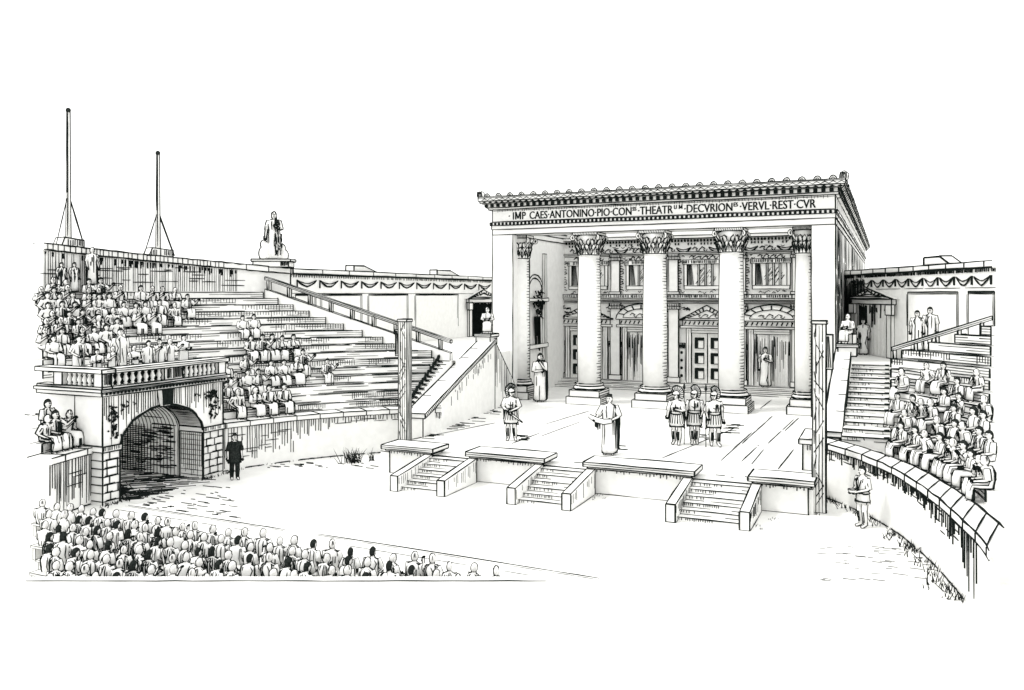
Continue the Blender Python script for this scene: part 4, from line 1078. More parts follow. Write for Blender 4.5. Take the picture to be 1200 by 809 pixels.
def folds(mb, R, cen, n_str, w, ranges=None):
    N = len(R); n = len(R[0])
    for q in range(n_str):
        i = rnd.randrange(n); a = rnd.randrange(0, max(1, N - 2)); b = min(N - 1, a + rnd.randrange(1, max(2, N - a)))
        mb.line([R[j][(i + (rnd.randrange(-1, 2) if j > a and rnd.random() < .2 else 0)) % n] + (R[j][i] - cen[j]).normalized() * w * .4 for j in range(a, b + 1)], w * .75)
def garment(rings, J, cam, w, nfold, strokes, sleeves=True, n=20, amp=.06, k=7, slen=1.0):
    mb = MB(w); R = []; cen = []; ph = rnd.uniform(0, 6); k = rnd.choice([5, 6, 7, 8])
    for j, (cy, cz, rx, rt, ang, cx) in enumerate(rings):
        c = V((cx, cy, cz)); nrm = V((0, -math.cos(rad(ang)), math.sin(rad(ang)))); f = j / (len(rings) - 1); ring = []
        for i in range(n):
            th = 2 * PI * i / n; m_ = 1 + amp * (.3 + f) * math.sin(k * th + ph + j * .15)
            ring.append(c + V((1, 0, 0)) * rx * math.cos(th) * m_ - nrm * rt * math.sin(th) * m_)
        R.append(ring); cen.append(c)
    R.reverse(); cen.reverse()
    mb.grid(R, cont=cam, w=w); folds(mb, R, cen, strokes, w)
    for ring in (R[0],): mb.line([p for p in ring] + [ring[0]], w * .7, jit=0)
    if sleeves:
        for s in 'LR':
            a, b = V(J['sh' + s]), V(J['el' + s]); b = a.lerp(b, slen)
            mb.tube([a + V((0, 0, .03)), a.lerp(b, .5), b], [.072, .08, .078], n=10, cont=cam, w=w)
            for q in range(strokes // 4): t0 = rnd.random() * .6; o_ = V((rnd.uniform(-.07, .07), -.06, 0)); mb.line([a.lerp(b, t0) + o_, a.lerp(b, t0 + .35) + o_], w * .6)
    return mb
R_ROBE = lambda hem=.07: [(0, 1.475, .085, .075, 0, 0), (0, 1.435, .2, .105, 0, 0), (0, 1.32, .225, .145, 0, 0), (0, 1.1, .19, .135, 0, 0), (0, .93, .205, .155, 0, 0), (0, .6, .2, .165, 0, 0), (0, .3, .215, .18, 0, 0), (0, hem, .235, .19, 0, 0)]
R_TUNIC = lambda hem=.5: [(0, 1.475, .085, .075, 0, 0), (0, 1.435, .2, .105, 0, 0), (0, 1.32, .225, .145, 0, 0), (0, 1.1, .175, .13, 0, 0), (0, 1.06, .18, .135, 0, 0), (0, .93, .205, .155, 0, 0), (0, .7, .225, .175, 0, 0), (0, hem, .24, .19, 0, 0)]
R_SEAT = [(-.01, .985, .085, .075, 0, 0), (-.01, .945, .2, .105, 0, 0), (0, .84, .225, .14, 0, 0), (0, .66, .2, .14, 0, 0), (-.02, .5, .21, .14, 40, 0), (-.22, .49, .215, .105, 90, 0), (-.42, .49, .215, .1, 60, 0), (-.455, .36, .2, .09, 0, 0), (-.45, .12, .215, .1, 0, 0)]
class Fig: pass
def make_person(J, rings, cam, w, hair, strokes, yaw=0, tilt=0, dark=False, sleeves=True, slen=1.0, S=1.0, extra=None):
    """builds the meshes of one figure about the origin, facing -Y; returns a Fig of three meshes"""
    cam = V(cam) / S; w = w / S
    bvs, bfs = body_mesh(J); b = MB(w); b.add(bvs, bfs, 0, True); b.contour(bvs, bfs, cam, w)
    M = Matrix.Rotation(yaw, 3, 'Z') @ Matrix.Rotation(tilt, 3, 'X'); c = V(J['hea']) + M @ V((0, -.015, .075)); head(b, c, M, cam, w, hair)
    cl = garment(rings, J, cam, w, 0, strokes, sleeves, slen=slen) if rings else None
    h = hair_mesh(c, M, cam, w, hair)
    F = Fig(); F.cl = cl; F.b = b; F.h = h; F.hair = hair; F.dark = dark; F.S = S; F.c = c; F.M = M; F.cam = cam; F.w = w
    for mb in (b, cl, h):
        if mb: mb.v = [p * S for p in mb.v]
    return F
def place_fig(F, loc, rz, label, group=None, name='person', parts=()):
    if not hasattr(F, 'o'):
        F.o = F.b.build(name, SKIN); kids = []
        if F.cl: kids.append(F.cl.build('robe', CLOTH, F.o, [DARK, INK] if F.dark else [CLOTH, INK]))
        kids.append(F.h.build('hair', CLOTH, F.o, [SKIN, INK] if F.hair == 'pale' else [DARK, DARK]))
        for pn, mb, ms in parts:
            mb.v = [p * F.S for p in mb.v]; kids.append(mb.build(pn, CLOTH, F.o, ms))
        F.kids = kids; o = F.o
    else:
        o = F.o.copy(); C.objects.link(o)
        for kd in F.kids: q = kd.copy(); C.objects.link(q); q.parent = o
    o.location = loc; o.rotation_euler = (0, 0, rz)
    return tag(o, label, 'person', group)
def facing(p, q): d = V(q) - V(p); return math.atan2(d.x, -d.y)            # turn so that local -Y looks from p to q
def camlocal(p, rz, z=None):
    return Matrix.Rotation(-rz, 3, 'Z') @ (CAM - V(p))
ORD = ['first', 'second', 'third', 'fourth', 'fifth', 'sixth', 'seventh', 'eighth', 'ninth', 'tenth', 'eleventh', 'twelfth', 'thirteenth', 'fourteenth', 'fifteenth', 'sixteenth', 'seventeenth',
       'eighteenth', 'nineteenth', 'twentieth'] + ['twenty-' + a for a in ('first', 'second', 'third', 'fourth', 'fifth', 'sixth', 'seventh', 'eighth', 'ninth')] + ['thirtieth'] + ['thirty-' + a for a in ('first', 'second', 'third', 'fourth', 'fifth', 'sixth', 'seventh', 'eighth', 'ninth')]
def vary(J, seat, k):
    J = {a: V(b) for a, b in J.items()}
    dz = 0 if seat else .48
    if k % 6 == 1: J['elR'] = V((-.27, -.12, .68 + dz)); J['wrR'] = V((-.05, -.22, .86 + dz))                    # chin on hand
    elif k % 6 == 2: J['elL'] = V((.3, -.16, .78 + dz)); J['wrL'] = V((.38, -.32, .95 + dz))                       # pointing
    elif k % 6 == 3: J['wrL'] = V((-.02, -.24, .66 + dz)); J['wrR'] = V((.03, -.26, .7 + dz))                      # folded arms
    elif k % 6 == 4: J['elR'] = V((-.3, .0, .68 + dz)); J['wrR'] = V((-.22, -.25, .56 + dz)); J['elL'] = V((.3, .03, .68 + dz)); J['wrL'] = V((.24, -.22, .54 + dz))
    if seat and k % 3 == 1:
        for q in ('che', 'nec', 'hea', 'shL', 'shR'): J[q] = J[q] + V((0, -.05 * (1 if q == 'che' else 1.6), -.01))
    return {a: tuple(b) for a, b in J.items()}
ROBE_WORDS = {0: 'plain pale robe', 1: 'creased pale robe', 2: 'dark-lined cloak', 3: 'pleated robe'}
def crowd_protos(n, cam, w, seat=True, hairs=('dark', 'pale', 'dark', 'dark', 'pale', 'long', 'dark', 'pale'), S=1.0, more=1.0):
    out = []
    for k in range(n):
        J = vary(SEAT if seat else STAND, seat, k); kind = (0, 1, 3, 1, 3, 0, 2, 1, 3, 0)[k % 10]
        hair = hairs[k % len(hairs)]
        F = make_person(J, R_SEAT if seat else R_ROBE(), cam, w, hair, int(more * {0: 8, 1: 15, 2: 64, 3: 30}[kind]), yaw=rnd.uniform(-.4, .4), S=S)
        F.desc = ({'dark': 'dark-haired', 'pale': 'pale-haired', 'long': 'long-haired'}[hair], ROBE_WORDS[kind]); out.append(F)
    return out
# --- spectators on the left bank (head pixels read off the photograph give rough seats)
def seat_row(u, v, rows, hz, rng):
    best = None
    for i in rng:
        R = RR(i) + .12; a = ring_hit(u, R)
        if a is None: continue
        a = pos(a); lo, hi = rows[i]
        if hi > lo and not (lo - .01 <= a <= hi + .01): continue
        p = pol(R, a, ZR(i) - .36); vv = px(p.x, p.y, p.z + hz)[1]
        if best is None or abs(vv - v) < best[0]: best = (abs(vv - v), i, a, p)
    return best
def z2(l): return [(40 + x / 4, 280 + y / 4) for x, y in l]
def z5(l): return [(260 + x / 4, 290 + y / 4) for x, y in l]
LEFT = z2([(55, 260), (90, 245), (150, 250), (195, 245), (250, 240), (300, 245), (345, 240), (400, 250), (500, 250), (553, 250), (600, 250), (660, 250), (85, 290), (190, 300), (250, 275), (350, 280), (470, 290), (520, 320), (588, 295), (655, 290), (718, 285),
           (75, 340), (163, 340), (225, 345), (293, 335), (365, 345), (120, 400), (205, 390), (300, 380), (385, 370), (430, 370), (490, 350), (50, 400), (280, 415), (330, 405), (60, 310), (120, 280), (130, 320), (280, 310), (420, 320), (320, 350), (30, 345), (30, 290), (180, 275), (45, 440), (130, 440), (250, 330), (160, 410),
           (75, 410), (90, 460), (370, 400), (220, 420), (440, 300), (560, 330), (610, 320)])
LEFT += z5([(97, 312), (150, 312), (135, 440), (190, 440), (235, 430), (283, 425), (335, 425), (380, 485), (420, 500), (495, 510), (228, 525), (290, 520), (350, 520), (120, 595), (20, 625), (70, 660), (155, 655), (220, 645), (290, 650), (20, 540), (60, 590), (110, 520), (170, 585), (45, 690), (185, 690)])
pl = V((-29, 27, 4)); rzl = facing(pl, (CX, CY, 4))
protoL = crowd_protos(12, camlocal(pl, rzl), .019)
for i in range(5, NR - 1):                                     # the packed end under the masts
    for u in range(50, 118, 11):
        R = RR(i) + .12; a = pos(ring_hit(u, R)); q = pol(R, a, ZR(i) - .4); vv = px(q.x, q.y, q.z + 1.13)[1]
        if vv < 392 and rnd.random() < .75: LEFT.append((u + rnd.uniform(-3, 3), vv))
seats = []
for (u, v) in LEFT:
    b = seat_row(u, v, LROWS, 1.13, range(NR))
    if not b: continue
    _, i, a, p = b
    if b[0] > 14: continue
    if any(j == i and abs(a - c) * RR(i) < .44 for j, c, _, _ in seats): continue
    seats.append((i, a, p, u))
def put_crowd(seats, protos, zone, endname, group, rowname, desc, size=1.0):
    rows_ = {}
    for s_ in seats: rows_.setdefault(s_[0], []).append(s_)
    for i in rows_:
        rows_[i].sort(key=lambda s_: s_[3], reverse=desc)
        for k, (ii, a, p, u) in enumerate(rows_[i]):
            F = protos[rnd.randrange(len(protos))]
            lab = f'{F.desc[0]} spectator in {F.desc[1]}, {rowname(i)}, {ORD[k]} from {endname}'
            o = place_fig(F, p, facing(p, (CX, CY, 0)) + rnd.uniform(-.2, .2), lab, group); s = size * rnd.uniform(.93, 1.06); o.scale = (s, s, s)
put_crowd(seats, protoL, 'left bank', 'the masts', 'spectators on the left seating bank', lambda i: f'left bank {ORD[i]} row up', False)
# --- four spectators left of the gateway
seats = []
for u, v in ((55, 472), (52, 494), (78, 492), (64, 484), (86, 505), (50, 512), (70, 508)):
    b = seat_row(u, v, FROWS, 1.13, range(4))
    if b and not any(j == b[1] and abs(b[2] - c) * RR(b[1]) < .44 for j, c, _, _ in seats): seats.append((b[1], b[2], b[3], u))
put_crowd(seats, protoL[:5], '', 'the gateway', 'spectators beside the gateway', lambda i: f'{ORD[i]} row left of gateway', True)
# --- right bank
z7 = lambda l: [(930 + x / 2.996, 420 + y / 2.996) for x, y in l]
RIGHT = z7([(365, 130), (420, 125), (455, 178), (530, 110), (582, 120), (680, 158), (380, 225), (430, 250), (515, 200), (565, 190), (470, 265), (517, 290), (605, 230), (655, 240), (575, 300), (600, 345), (665, 400), (690, 290), (625, 370), (550, 330), (640, 300), (400, 200), (540, 240), (620, 280), (490, 180), (570, 250), (640, 340), (680, 340)])
pr = V((2.2, 29, 3)); rzr = facing(pr, (CX, CY, 3))
protoR = crowd_protos(9, camlocal(pr, rzr), .0145)
for F in protoR: pass
RIN = 13.45
for i in range(0, 6):                                          # fill the block evenly
    for u in range((1116, 1096, 1080, 1068, 1062, 1076)[i], 1164, 15):
        a = ring_hit(u, RR(i) + .12)
        if a is not None and rnd.random() < (.9, .85, .75, .6, .4, .25)[i]: q = pol(RR(i) + .12, a, ZR(i) - .4); RIGHT.append((u + rnd.uniform(-4, 4), px(q.x, q.y, q.z + 1.0)[1]))
RIN = 13.45
seats = []
def seat_row_r(u, v):
    best = None
    for i in range(NR):
        R = RR(i) + .12; a = ring_hit(u, R)
        if a is None: continue
        lo, hi = RROWS[i]
        if not (lo <= a <= hi): continue
        p = pol(R, a, ZR(i) - .36); vv = px(p.x, p.y, p.z + 1.0)[1]
        if best is None or abs(vv - v) < best[0]: best = (abs(vv - v), i, a, p)
    return best
for u, v in RIGHT:
    b = seat_row_r(u, v)
    if b and b[0] < 16 and not any(j == b[1] and abs(b[2] - c) * RR(b[1]) < .43 for j, c, _, _ in seats): seats.append((b[1], b[2], b[3], u))
put_crowd(seats, protoR, '', 'the broad stairs', 'spectators on the right seating bank', lambda i: f'right bank {ORD[i]} row up', False, .9)
RIN = 13.9
# --- near audience on low tiers across the orchestra, seen from behind
pn = V((-12, 15, 0)); protoN = crowd_protos(14, camlocal(pn, facing(pn, (-11, 30, 0))), .0105, hairs=('pale', 'dark', 'pale', 'pale', 'dark', 'pale', 'long', 'pale', 'pale'), S=.81, more=1.7)
for F in protoN: pass
DB = 16.0; ZBK = HC - (681 - HOR) * DB / FOC
NEAR_ROWS = [16.7 - .74 * q for q in range(10)]
for row, Y in enumerate(NEAR_ROWS):
    us = []; X = aty(50, Y) + .22 * (row % 2) + .1; zf = 0
    while True:
        u, v = px(X, Y, zf + .98)
        if u > 604 or v > 692: break
        if not (u > 240 and rnd.random() < (.04 if row < 3 else .14)): us.append((X, Y + rnd.uniform(-.1, .1)))
        X += rnd.uniform(.42, .56) if u < 260 else rnd.uniform(.46, .62)
    if not us: continue
    b = MB(.006); b.box(us[0][0] - .3, us[-1][0] + .4, Y - .2, Y + .2, .32, .375)
    t = tag(b.build('bench', WOOD), f'long low bench under the near audience, {ORD[row]} from the kerb', 'bench', 'benches of the near audience')
    nl = max(2, int((us[-1][0] - us[0][0]) / 1.8) + 1)
    for q in range(nl):
        x = us[0][0] - .2 + (us[-1][0] - us[0][0] + .5) * q / (nl - 1); l = MB(.006); l.box(x - .05, x + .05, Y - .17, Y + .17, 0, .318); lo = l.build('leg', WOOD, t)
    for q, (X, y) in enumerate(us):
        F = protoN[rnd.randrange(len(protoN))]
        o = place_fig(F, (X, y, zf), PI + rnd.uniform(-.45, .45), f'{F.desc[0]} spectator in {F.desc[1]}, near audience {ORD[row]} bench, {ORD[q]} from gateway', 'near audience on the benches')
        s = rnd.uniform(.93, 1.06); o.scale = (s, s, s)
a = V((FW[0], FW[1], 0)) * DB; r0, r1 = (30 - 600) / FOC * DB, (640 - 600) / FOC * DB
b = MB(.008); b.wallseg(a + V((RT[0], RT[1], 0)) * r1, a + V((RT[0], RT[1], 0)) * r0, -.25, 0, ZBK, ink=False); b.line([a + V((RT[0], RT[1], 0)) * r0 + V((0, 0, ZBK)), a + V((RT[0], RT[1], 0)) * r1 + V((0, 0, ZBK))])
tag(b.build('back_wall', STONE), 'plain low white wall closing off the near audience', 'wall')

# --- people in the box over the gateway
boxp = [(92, 398, 1.0, 'standing hand on hip'), (114, 414, .75, 'leaning'), (132, 411, .8, ''), (141, 390, 1.12, ''), (157, 410, .8, ''), (174, 404, .82, ''), (187, 402, .85, ''), (199, 402, .82, ''), (215, 397, .9, '')]
blabels = ['woman standing hand on hip over the gateway corner', 'spectator leaning over the gateway rail next to the standing woman', 'pale-robed spectator behind the near gateway balusters',
           'tallest figure standing at the gateway box behind the seated people', 'spectator left of the middle block of the gateway balustrade', 'stout spectator above the keystone of the gateway arch',
           'spectator right of the middle block of the gateway balustrade', 'spectator over the far balusters of the gateway', 'spectator at the far right end of the gateway box']
for k, (u, v, s, _) in enumerate(boxp):
    off = -1.0 if k != 3 else -1.9
    x = GX + off; y = atx(u, x)
    if y < GY0 + .75: y = GY0 + .75; x = aty(u, y)
    d = x * FW[0] + y * FW[1]; ztop = HC - (v - 4 - HOR) * d / FOC
    S = max(.62, (ztop - 3.865) / 1.74); rz = facing((x, y, 0), (0, 14, 0)) + rnd.uniform(-.3, .3)
    F = make_person(vary(STAND, False, (4, 3, 1, 0, 3, 0, 1, 2, 3)[k]), R_ROBE(), camlocal((x, y, 3.865), rz), .013, ('dark', 'dark', 'pale', 'dark', 'pale', 'long', 'dark', 'pale', 'dark')[k], 14, yaw=rnd.uniform(-.4, .4), S=S)
    place_fig(F, (x, y, 3.865), rz, blabels[k], 'spectators in the box over the gateway')
# --- single standing figures
def solo(u, v, z, hpx, look, label, hair='dark', rings=None, J=None, strokes=16, dark=False, yaw=0, sleeves=True, slen=1.0, base=1.75, loc=None, w=None, cat='person', parts_fn=None, name='person', mats=None):
    p = loc or at(u, v, z); d = p.x * FW[0] + p.y * FW[1]; S = hpx * d / FOC / base; rz = facing(p, look)
    cam = camlocal(p, rz); w = w or .00052 * d
    F = make_person(J or STAND, rings if rings is not None else R_ROBE(), cam, w, hair, strokes, yaw=yaw, dark=dark, sleeves=sleeves, slen=slen, S=S)
    parts = parts_fn(F, J or STAND) if parts_fn else ()
    o = place_fig(F, p, rz, label, None, name, parts)
    if mats:
        for q in [o] + list(o.children):
            for i, m_ in enumerate(q.data.materials):
                if m_ in (SKIN, CLOTH): q.data.materials[i] = mats
    o['category'] = cat
    return o, F, p, rz, S
def mod(base, **kw): J = dict(base); J.update(kw); return J
# two spectators standing by the outer wall, figure on top of the steps
for u, vh, vf, lab in ((72, 310, 340, 'person standing under the outer wall, nearer the frame edge'), (87, 312, 341, 'person standing under the outer wall beside the taller mast')):
    a = pos(ring_hit(u, 22.9)); p = pol(22.9, a, ZR(NR - 1) + .003); solo(u, 0, 0, 34, (CX, CY, 0), lab, loc=p, strokes=26, rings=R_ROBE())
a = pos(ring_hit(108, 23.0)); p = pol(23.0, a, ZR(NR - 1) + .003)
ps = MB(.02); ps.box(p.x - .3, p.x + .3, p.y - .3, p.y + .3, p.z, p.z + .3); tag(ps.build('plinth', STONE), 'small block under the statue against the outer wall', 'plinth')
solo(108, 0, 0, 44, (CX, CY, 0), 'robed statue standing against the hatched outer wall', hair='pale', loc=p + V((0, 0, .303)), strokes=12, cat='statue', name='statue', mats=STONE)
# helmeted soldiers
def soldier_parts(crestdir):
    def fn(F, J):
        c, M, w, cam = F.c, F.M, F.w, F.cam; out = []
        h = MB(w); R = []
        for j in range(7):
            th = PI / 2 * j / 6 * .97; rr = math.cos(th); z = math.sin(th)
            R.append([c + M @ V((.094 * rr * math.cos(2 * PI * i / 16), .116 * rr * math.sin(2 * PI * i / 16), .02 + .135 * z)) for i in range(16)])
        h.grid(R, cont=cam, w=w); h.line(R[0] + [R[0][0]], w * .8, jit=0)
        for s in (-1, 1): h.tube([c + M @ V((s * .083, -.02, .03)), c + M @ V((s * .08, -.045, -.06)), c + M @ V((s * .055, -.07, -.11))], [.03, .03, .012], n=6, cont=cam, w=w * .7)
        h.line([c + M @ V((-.09, -.07, .03)), c + M @ V((.0, -.125, .05)), c + M @ V((.09, -.07, .03))], w)
        out.append(('helmet', h, [STONE, INK]))
        cr = MB(w); n = 11; ring = []
        for i in range(n):
            th = rad(48) + (rad(168)) * i / (n - 1); o = V((0, -math.cos(PI - th) * .0, 0))
            dv = V((0, -math.cos(th), math.sin(th)))
            p0 = c + M @ (V((0, 0, .03)) + V((0, dv.y * .115, dv.z * .14))); p1 = c + M @ (V((0, .02, .05)) + V((0, dv.y * .235, dv.z * .27)))
            e = M @ V((.028, 0, 0)); ring.append([p0 - e, p1 - e * .6, p1 + e * .6, p0 + e])
        cr.grid(ring, smooth=False)
        cr.line([q[1] for q in ring], w); cr.line([q[2] for q in ring], w)
        for i, q in enumerate(ring): cr.line([q[0], q[1]], w * .8); cr.line([q[3], q[2]], w * .8); cr.line([(q[3] + q[0]) / 2, q[2]], w * .7)
        out.append(('crest', cr, [CLOTH, INK]))
        b = MB(w); R = [[V((rx * math.cos(2 * PI * i / 18), ry * math.sin(2 * PI * i / 18), z)) for i in range(18)] for z, rx, ry in ((1.02, .175, .15), (1.12, .17, .145), (1.3, .205, .165), (1.4, .18, .13), (1.45, .11, .1))]
        b.grid(R, cont=cam, w=w); b.line(R[0] + [R[0][0]], w * 1.3, jit=0); b.line(R[1] + [R[1][0]], w, jit=0)
        b.line([V((-.1, -.165, 1.26)), V((0, -.17, 1.22)), V((.1, -.165, 1.26))], w * .8); b.line([V((0, -.17, 1.36)), V((0, -.165, 1.1))], w * .7)
        for i in range(18): 
            a = 2 * PI * i / 18; b.hexa([V((math.cos(a + t) * rx, math.sin(a + t) * ry, z)) for z, f in ((.72, 1), (1.015, 1)) for t, rx, ry in ((-.13, .26 if z < .9 else .205, .215 if z < .9 else .16), (.13, .26 if z < .9 else .205, .215 if z < .9 else .16), (.13, .25 if z < .9 else .195, .205 if z < .9 else .15), (-.13, .25 if z < .9 else .195, .205 if z < .9 else .15))], ink=False); b.line([V((math.cos(a + .15) * .262, math.sin(a + .15) * .217, .73)), V((math.cos(a + .15) * .207, math.sin(a + .15) * .162, 1.01))], w * .7)
        for _ in range(10): a = rnd.uniform(PI * 1.5, PI * 2.2); z = rnd.uniform(1.1, 1.3); b.line([V((math.cos(a) * .225, math.sin(a) * .17, z)), V((math.cos(a) * .225, math.sin(a) * .17, z + .12))], w * .8)
        out.append(('cuirass', b, [STONE, INK]))
        k = MB(w); R = []                                     # cloak hanging behind, wrapped on one side
        for z, rx, ry, y in ((1.46, .14, .1, .03), (1.4, .22, .15, .04), (1.1, .25, .18, .07), (.8, .26, .2, .09), (.55, .25, .2, .1)):
            R.append([V((rx * math.cos(th), y + ry * math.sin(th), z)) for th in [rad(-38 if crestdir > 0 else -8) + rad(226 if crestdir > 0 else 196) * i / 14 for i in range(15)]])
        k.grid(R, closed=False); Rb = [[p * .985 for p in r_] for r_ in R]; k.grid([list(reversed(r_)) for r_ in Rb], closed=False)
        for i in (0, 14): k.line([r_[i] for r_ in R], w * 1.2)
        k.line(R[-1], w)
        for i in range(1, 14): a = rnd.randrange(0, 3); k.line([r_[i] * 1.006 for r_ in R[a:a + rnd.randrange(2, 4)]], w * .9)
        out.append(('cloak', k, [CLOTH, INK]))
        g_ = MB(w)
        for s in 'LR':
            kn, an = V(J['kn' + s]), V(J['an' + s]); g_.tube([an + V((0, 0, .03)), an.lerp(kn, .6), kn], [.05, .068, .068], n=10, cont=cam, w=w)
            for q in range(4): o = V((rnd.uniform(-.04, .05), -.065, 0)); g_.line([an.lerp(kn, .2) + o, an.lerp(kn, .9) + o], w * .8)
        out.append(('greaves', g_, [STONE, INK]))
        return out
    return fn
J1 = mod(STAND, elL=(.29, -.04, 1.16), wrL=(.04, -.25, 1.06), elR=(-.29, -.04, 1.16), wrR=(-.02, -.26, 1.0), hiL=(.09, 0, .9), knL=(.12, -.03, .49), anL=(.14, .02, .08), toL=(.18, -.15, .035))
o, F, p, rz, S = solo(599, 516.5, ZS, 60, (-12, 24, ZS), 'crested soldier with sword beside the left sloping parapet', J=J1, rings=R_TUNIC(.6), strokes=10, yaw=1.0, parts_fn=soldier_parts(1))
def held(name, label, cat, mb, p, rz, S, m, mats=None):
    mb.v = [Matrix.Rotation(rz, 3, 'Z') @ (q * S) + p for q in mb.v]; t = thing(name, label, cat, p); return t
t = held('sword', 'short sword held slanting down by the soldier on stage left', 'sword', MB(), p, rz, S, INK)
sw_ = MB(F.w); hand = V((-.02, -.30, 1.0)); tip = V((.42, -.32, .68))
def world(mb): mb.v = [Matrix.Rotation(rz, 3, 'Z') @ (q * S) + p for q in mb.v]; return mb
sw_.tube([hand, hand.lerp(tip, .5), tip], [.03, .028, .006], n=6, cont=F.cam, w=F.w); world(sw_).build('blade', STONE, t)
g2 = MB(F.w); g2.tube([hand + V((-.14, .01, .1)), hand], .022, n=6, m=1); g2.tube([hand + V((-.04, 0, -.06)), hand + V((.04, 0, .06))], .016, n=6, m=1); world(g2).build('hilt', DARK, t)
LOOKS = ((-9, 8, ZS), (-3, 10, ZS), (5, 14, ZS))
for k, (u, v, hp, cd, lab) in enumerate(((793, 521.5, 62, -1, 'crested soldier with cloak, outermost of the three by the column, no spear beside'), (814, 520.5, 62, 1, 'crested soldier standing between the two spears on the stage'), (837, 523, 63, 1, 'crested soldier nearest the wide stairs, right of both spears'))):
    Jk = mod(STAND, elL=(.28, 0, 1.14), wrL=(.22, -.2, .98), elR=(-.28, .02, 1.14), wrR=(-.27, -.12, .98), anL=(.07, .02, .08), toL=(.1, -.14, .035), anR=(-.07, -.08, .1), toR=(-.08, -.24, .035), knR=(-.09, -.1, .5))
    if k == 0: Jk = mod(Jk, elL=(.25, -.1, 1.14), wrL=(.08, -.26, 1.2), anR=(-.1, .05, .1), toR=(-.12, -.1, .04), knR=(-.1, .0, .5))
    if k == 2: Jk = mod(Jk, elL=(.27, .06, 1.14), wrL=(.28, -.04, .88), anL=(.09, -.12, .1), toL=(.12, -.28, .04), knL=(.1, -.12, .5), anR=(-.08, .04, .1), toR=(-.12, -.1, .04), knR=(-.09, 0, .5))
    o, F, p, rz, S = solo(u, v, ZS, hp, LOOKS[k], lab, J=Jk, rings=R_TUNIC(.62), strokes=12, yaw=(-1.0, -.8, -1.1)[k], parts_fn=soldier_parts(cd))
    if k:
        hx = V((-.30, -.15, .93)); mb_base = V((-.33, -.16, .0)); tipz = 2.0
        t = thing('spear', ['spear standing upright between the outer and middle soldiers', 'spear standing upright between the middle and inner soldiers'][k - 1], 'spear', p + Matrix.Rotation(rz, 3, 'Z') @ (V((-.33, -.16, 0)) * S), 'spears of the soldiers')
        q = MB(F.w); q.tube([V((-.33, -.16, .004)), V((-.33, -.16, tipz - .18))], .014, n=6, m=1); world(q).build('shaft', DARK, t, [DARK, DARK])
        q = MB(F.w); q.tube([V((-.33, -.16, tipz - .2)), V((-.33, -.16, tipz - .12)), V((-.33, -.16, tipz + .06))], [.015, .05, .004], n=6, m=1); world(q).build('spearhead', DARK, t, [DARK, DARK])
# woman in the long white robe
def veil(F, J):
    k = MB(F.w); R = []
    for z, rx, ry, y in ((1.74, .04, .05, .03), (1.68, .1, .11, .03), (1.52, .12, .12, .04), (1.4, .24, .16, .05), (1.0, .25, .18, .05), (.5, .25, .2, .05), (.1, .26, .21, .05)):
        R.append([V((rx * math.cos(th), y + ry * math.sin(th), z)) for th in [rad(-25) + rad(175) * i / 12 for i in range(13)]])
    k.grid(R, closed=False); k.grid([list(reversed([p * .985 for p in r_])) for r_ in R], closed=False)
    for i in range(0, 13): a = rnd.randrange(0, 3); k.line([r_[i] * 1.006 for r_ in R[a:]], F.w * (1.3 if i < 6 else .8))
    return [('veil', k, [CLOTH, INK])]
solo(633, 471, ZS, 56, (-17, 40, ZS), 'veiled woman in a long white robe by the corner column', hair='long', J=mod(STAND, elL=(.2, -.14, 1.18), wrL=(.05, -.2, 1.42), elR=(-.22, -.12, 1.12), wrR=(.05, -.2, 1.15)), strokes=9, yaw=.5, parts_fn=veil)
# man unrolling a cloth
def cape(F, J):
    k = MB(F.w); R = []
    for z, rx, ry, y in ((1.46, .14, .1, .03), (1.42, .25, .15, .03), (1.2, .29, .17, .05), (.9, .29, .18, .07), (.55, .27, .2, .08), (.2, .27, .21, .08)):
        R.append([V((rx * math.cos(th), y + ry * math.sin(th), z)) for th in [rad(-42) + rad(150) * i / 12 for i in range(13)]])
    k.grid(R, closed=False); k.grid([list(reversed([p * .985 for p in r_])) for r_ in R], closed=False)
    for i in range(0, 8): k.line([r_[i] * 1.006 for r_ in R[(1 if i else 0):]], F.w * 1.5)
    return [('cape', k, [CLOTH, INK])]
Jm = mod(STAND, elL=(.3, -.06, 1.14), wrL=(.1, -.3, 1.06), elR=(-.32, -.08, 1.16), wrR=(-.36, -.32, 1.08))
o, F, p, rz, S = solo(714, 533, ZS, 70, (-5, 5, ZS), 'man in a long tunic and dark-lined cape holding an open cloth', J=Jm, strokes=14, yaw=-.15, parts_fn=cape)
t = thing('cloth_roll', 'pale cloth stretched between the hands of the caped man', 'cloth', p + V((0, 0, S)))
q = MB(F.w); q.tube([V((-.52, -.36, 1.16)), V((-.36, -.42, 1.08)), V((-.1, -.44, 1.02)), V((.12, -.42, 1.05))], [.05, .07, .07, .05], n=10, cont=F.cam, w=F.w)
for k in range(6): x = -.36 + k * .03; q.line([V((x, -.4, 1.04)), V((x + rnd.uniform(-.02, .02), -.4, .78 + rnd.uniform(0, .12)))], F.w)
world(q).build('roll', CLOTH, t)
# figure under the arched doorway of the back wall
pz = V((aty(897, 53.95), 53.95, ZS + .452)); d_ = pz.x * FW[0] + pz.y * FW[1]
solo(897, 0, 0, 46, (-4, 20, 0), 'robed figure emerging between the curtains of the arched door', loc=pz, strokes=22, hair='dark', J=mod(STAND, elL=(.24, -.1, 1.14), wrL=(.05, -.22, 1.22)))
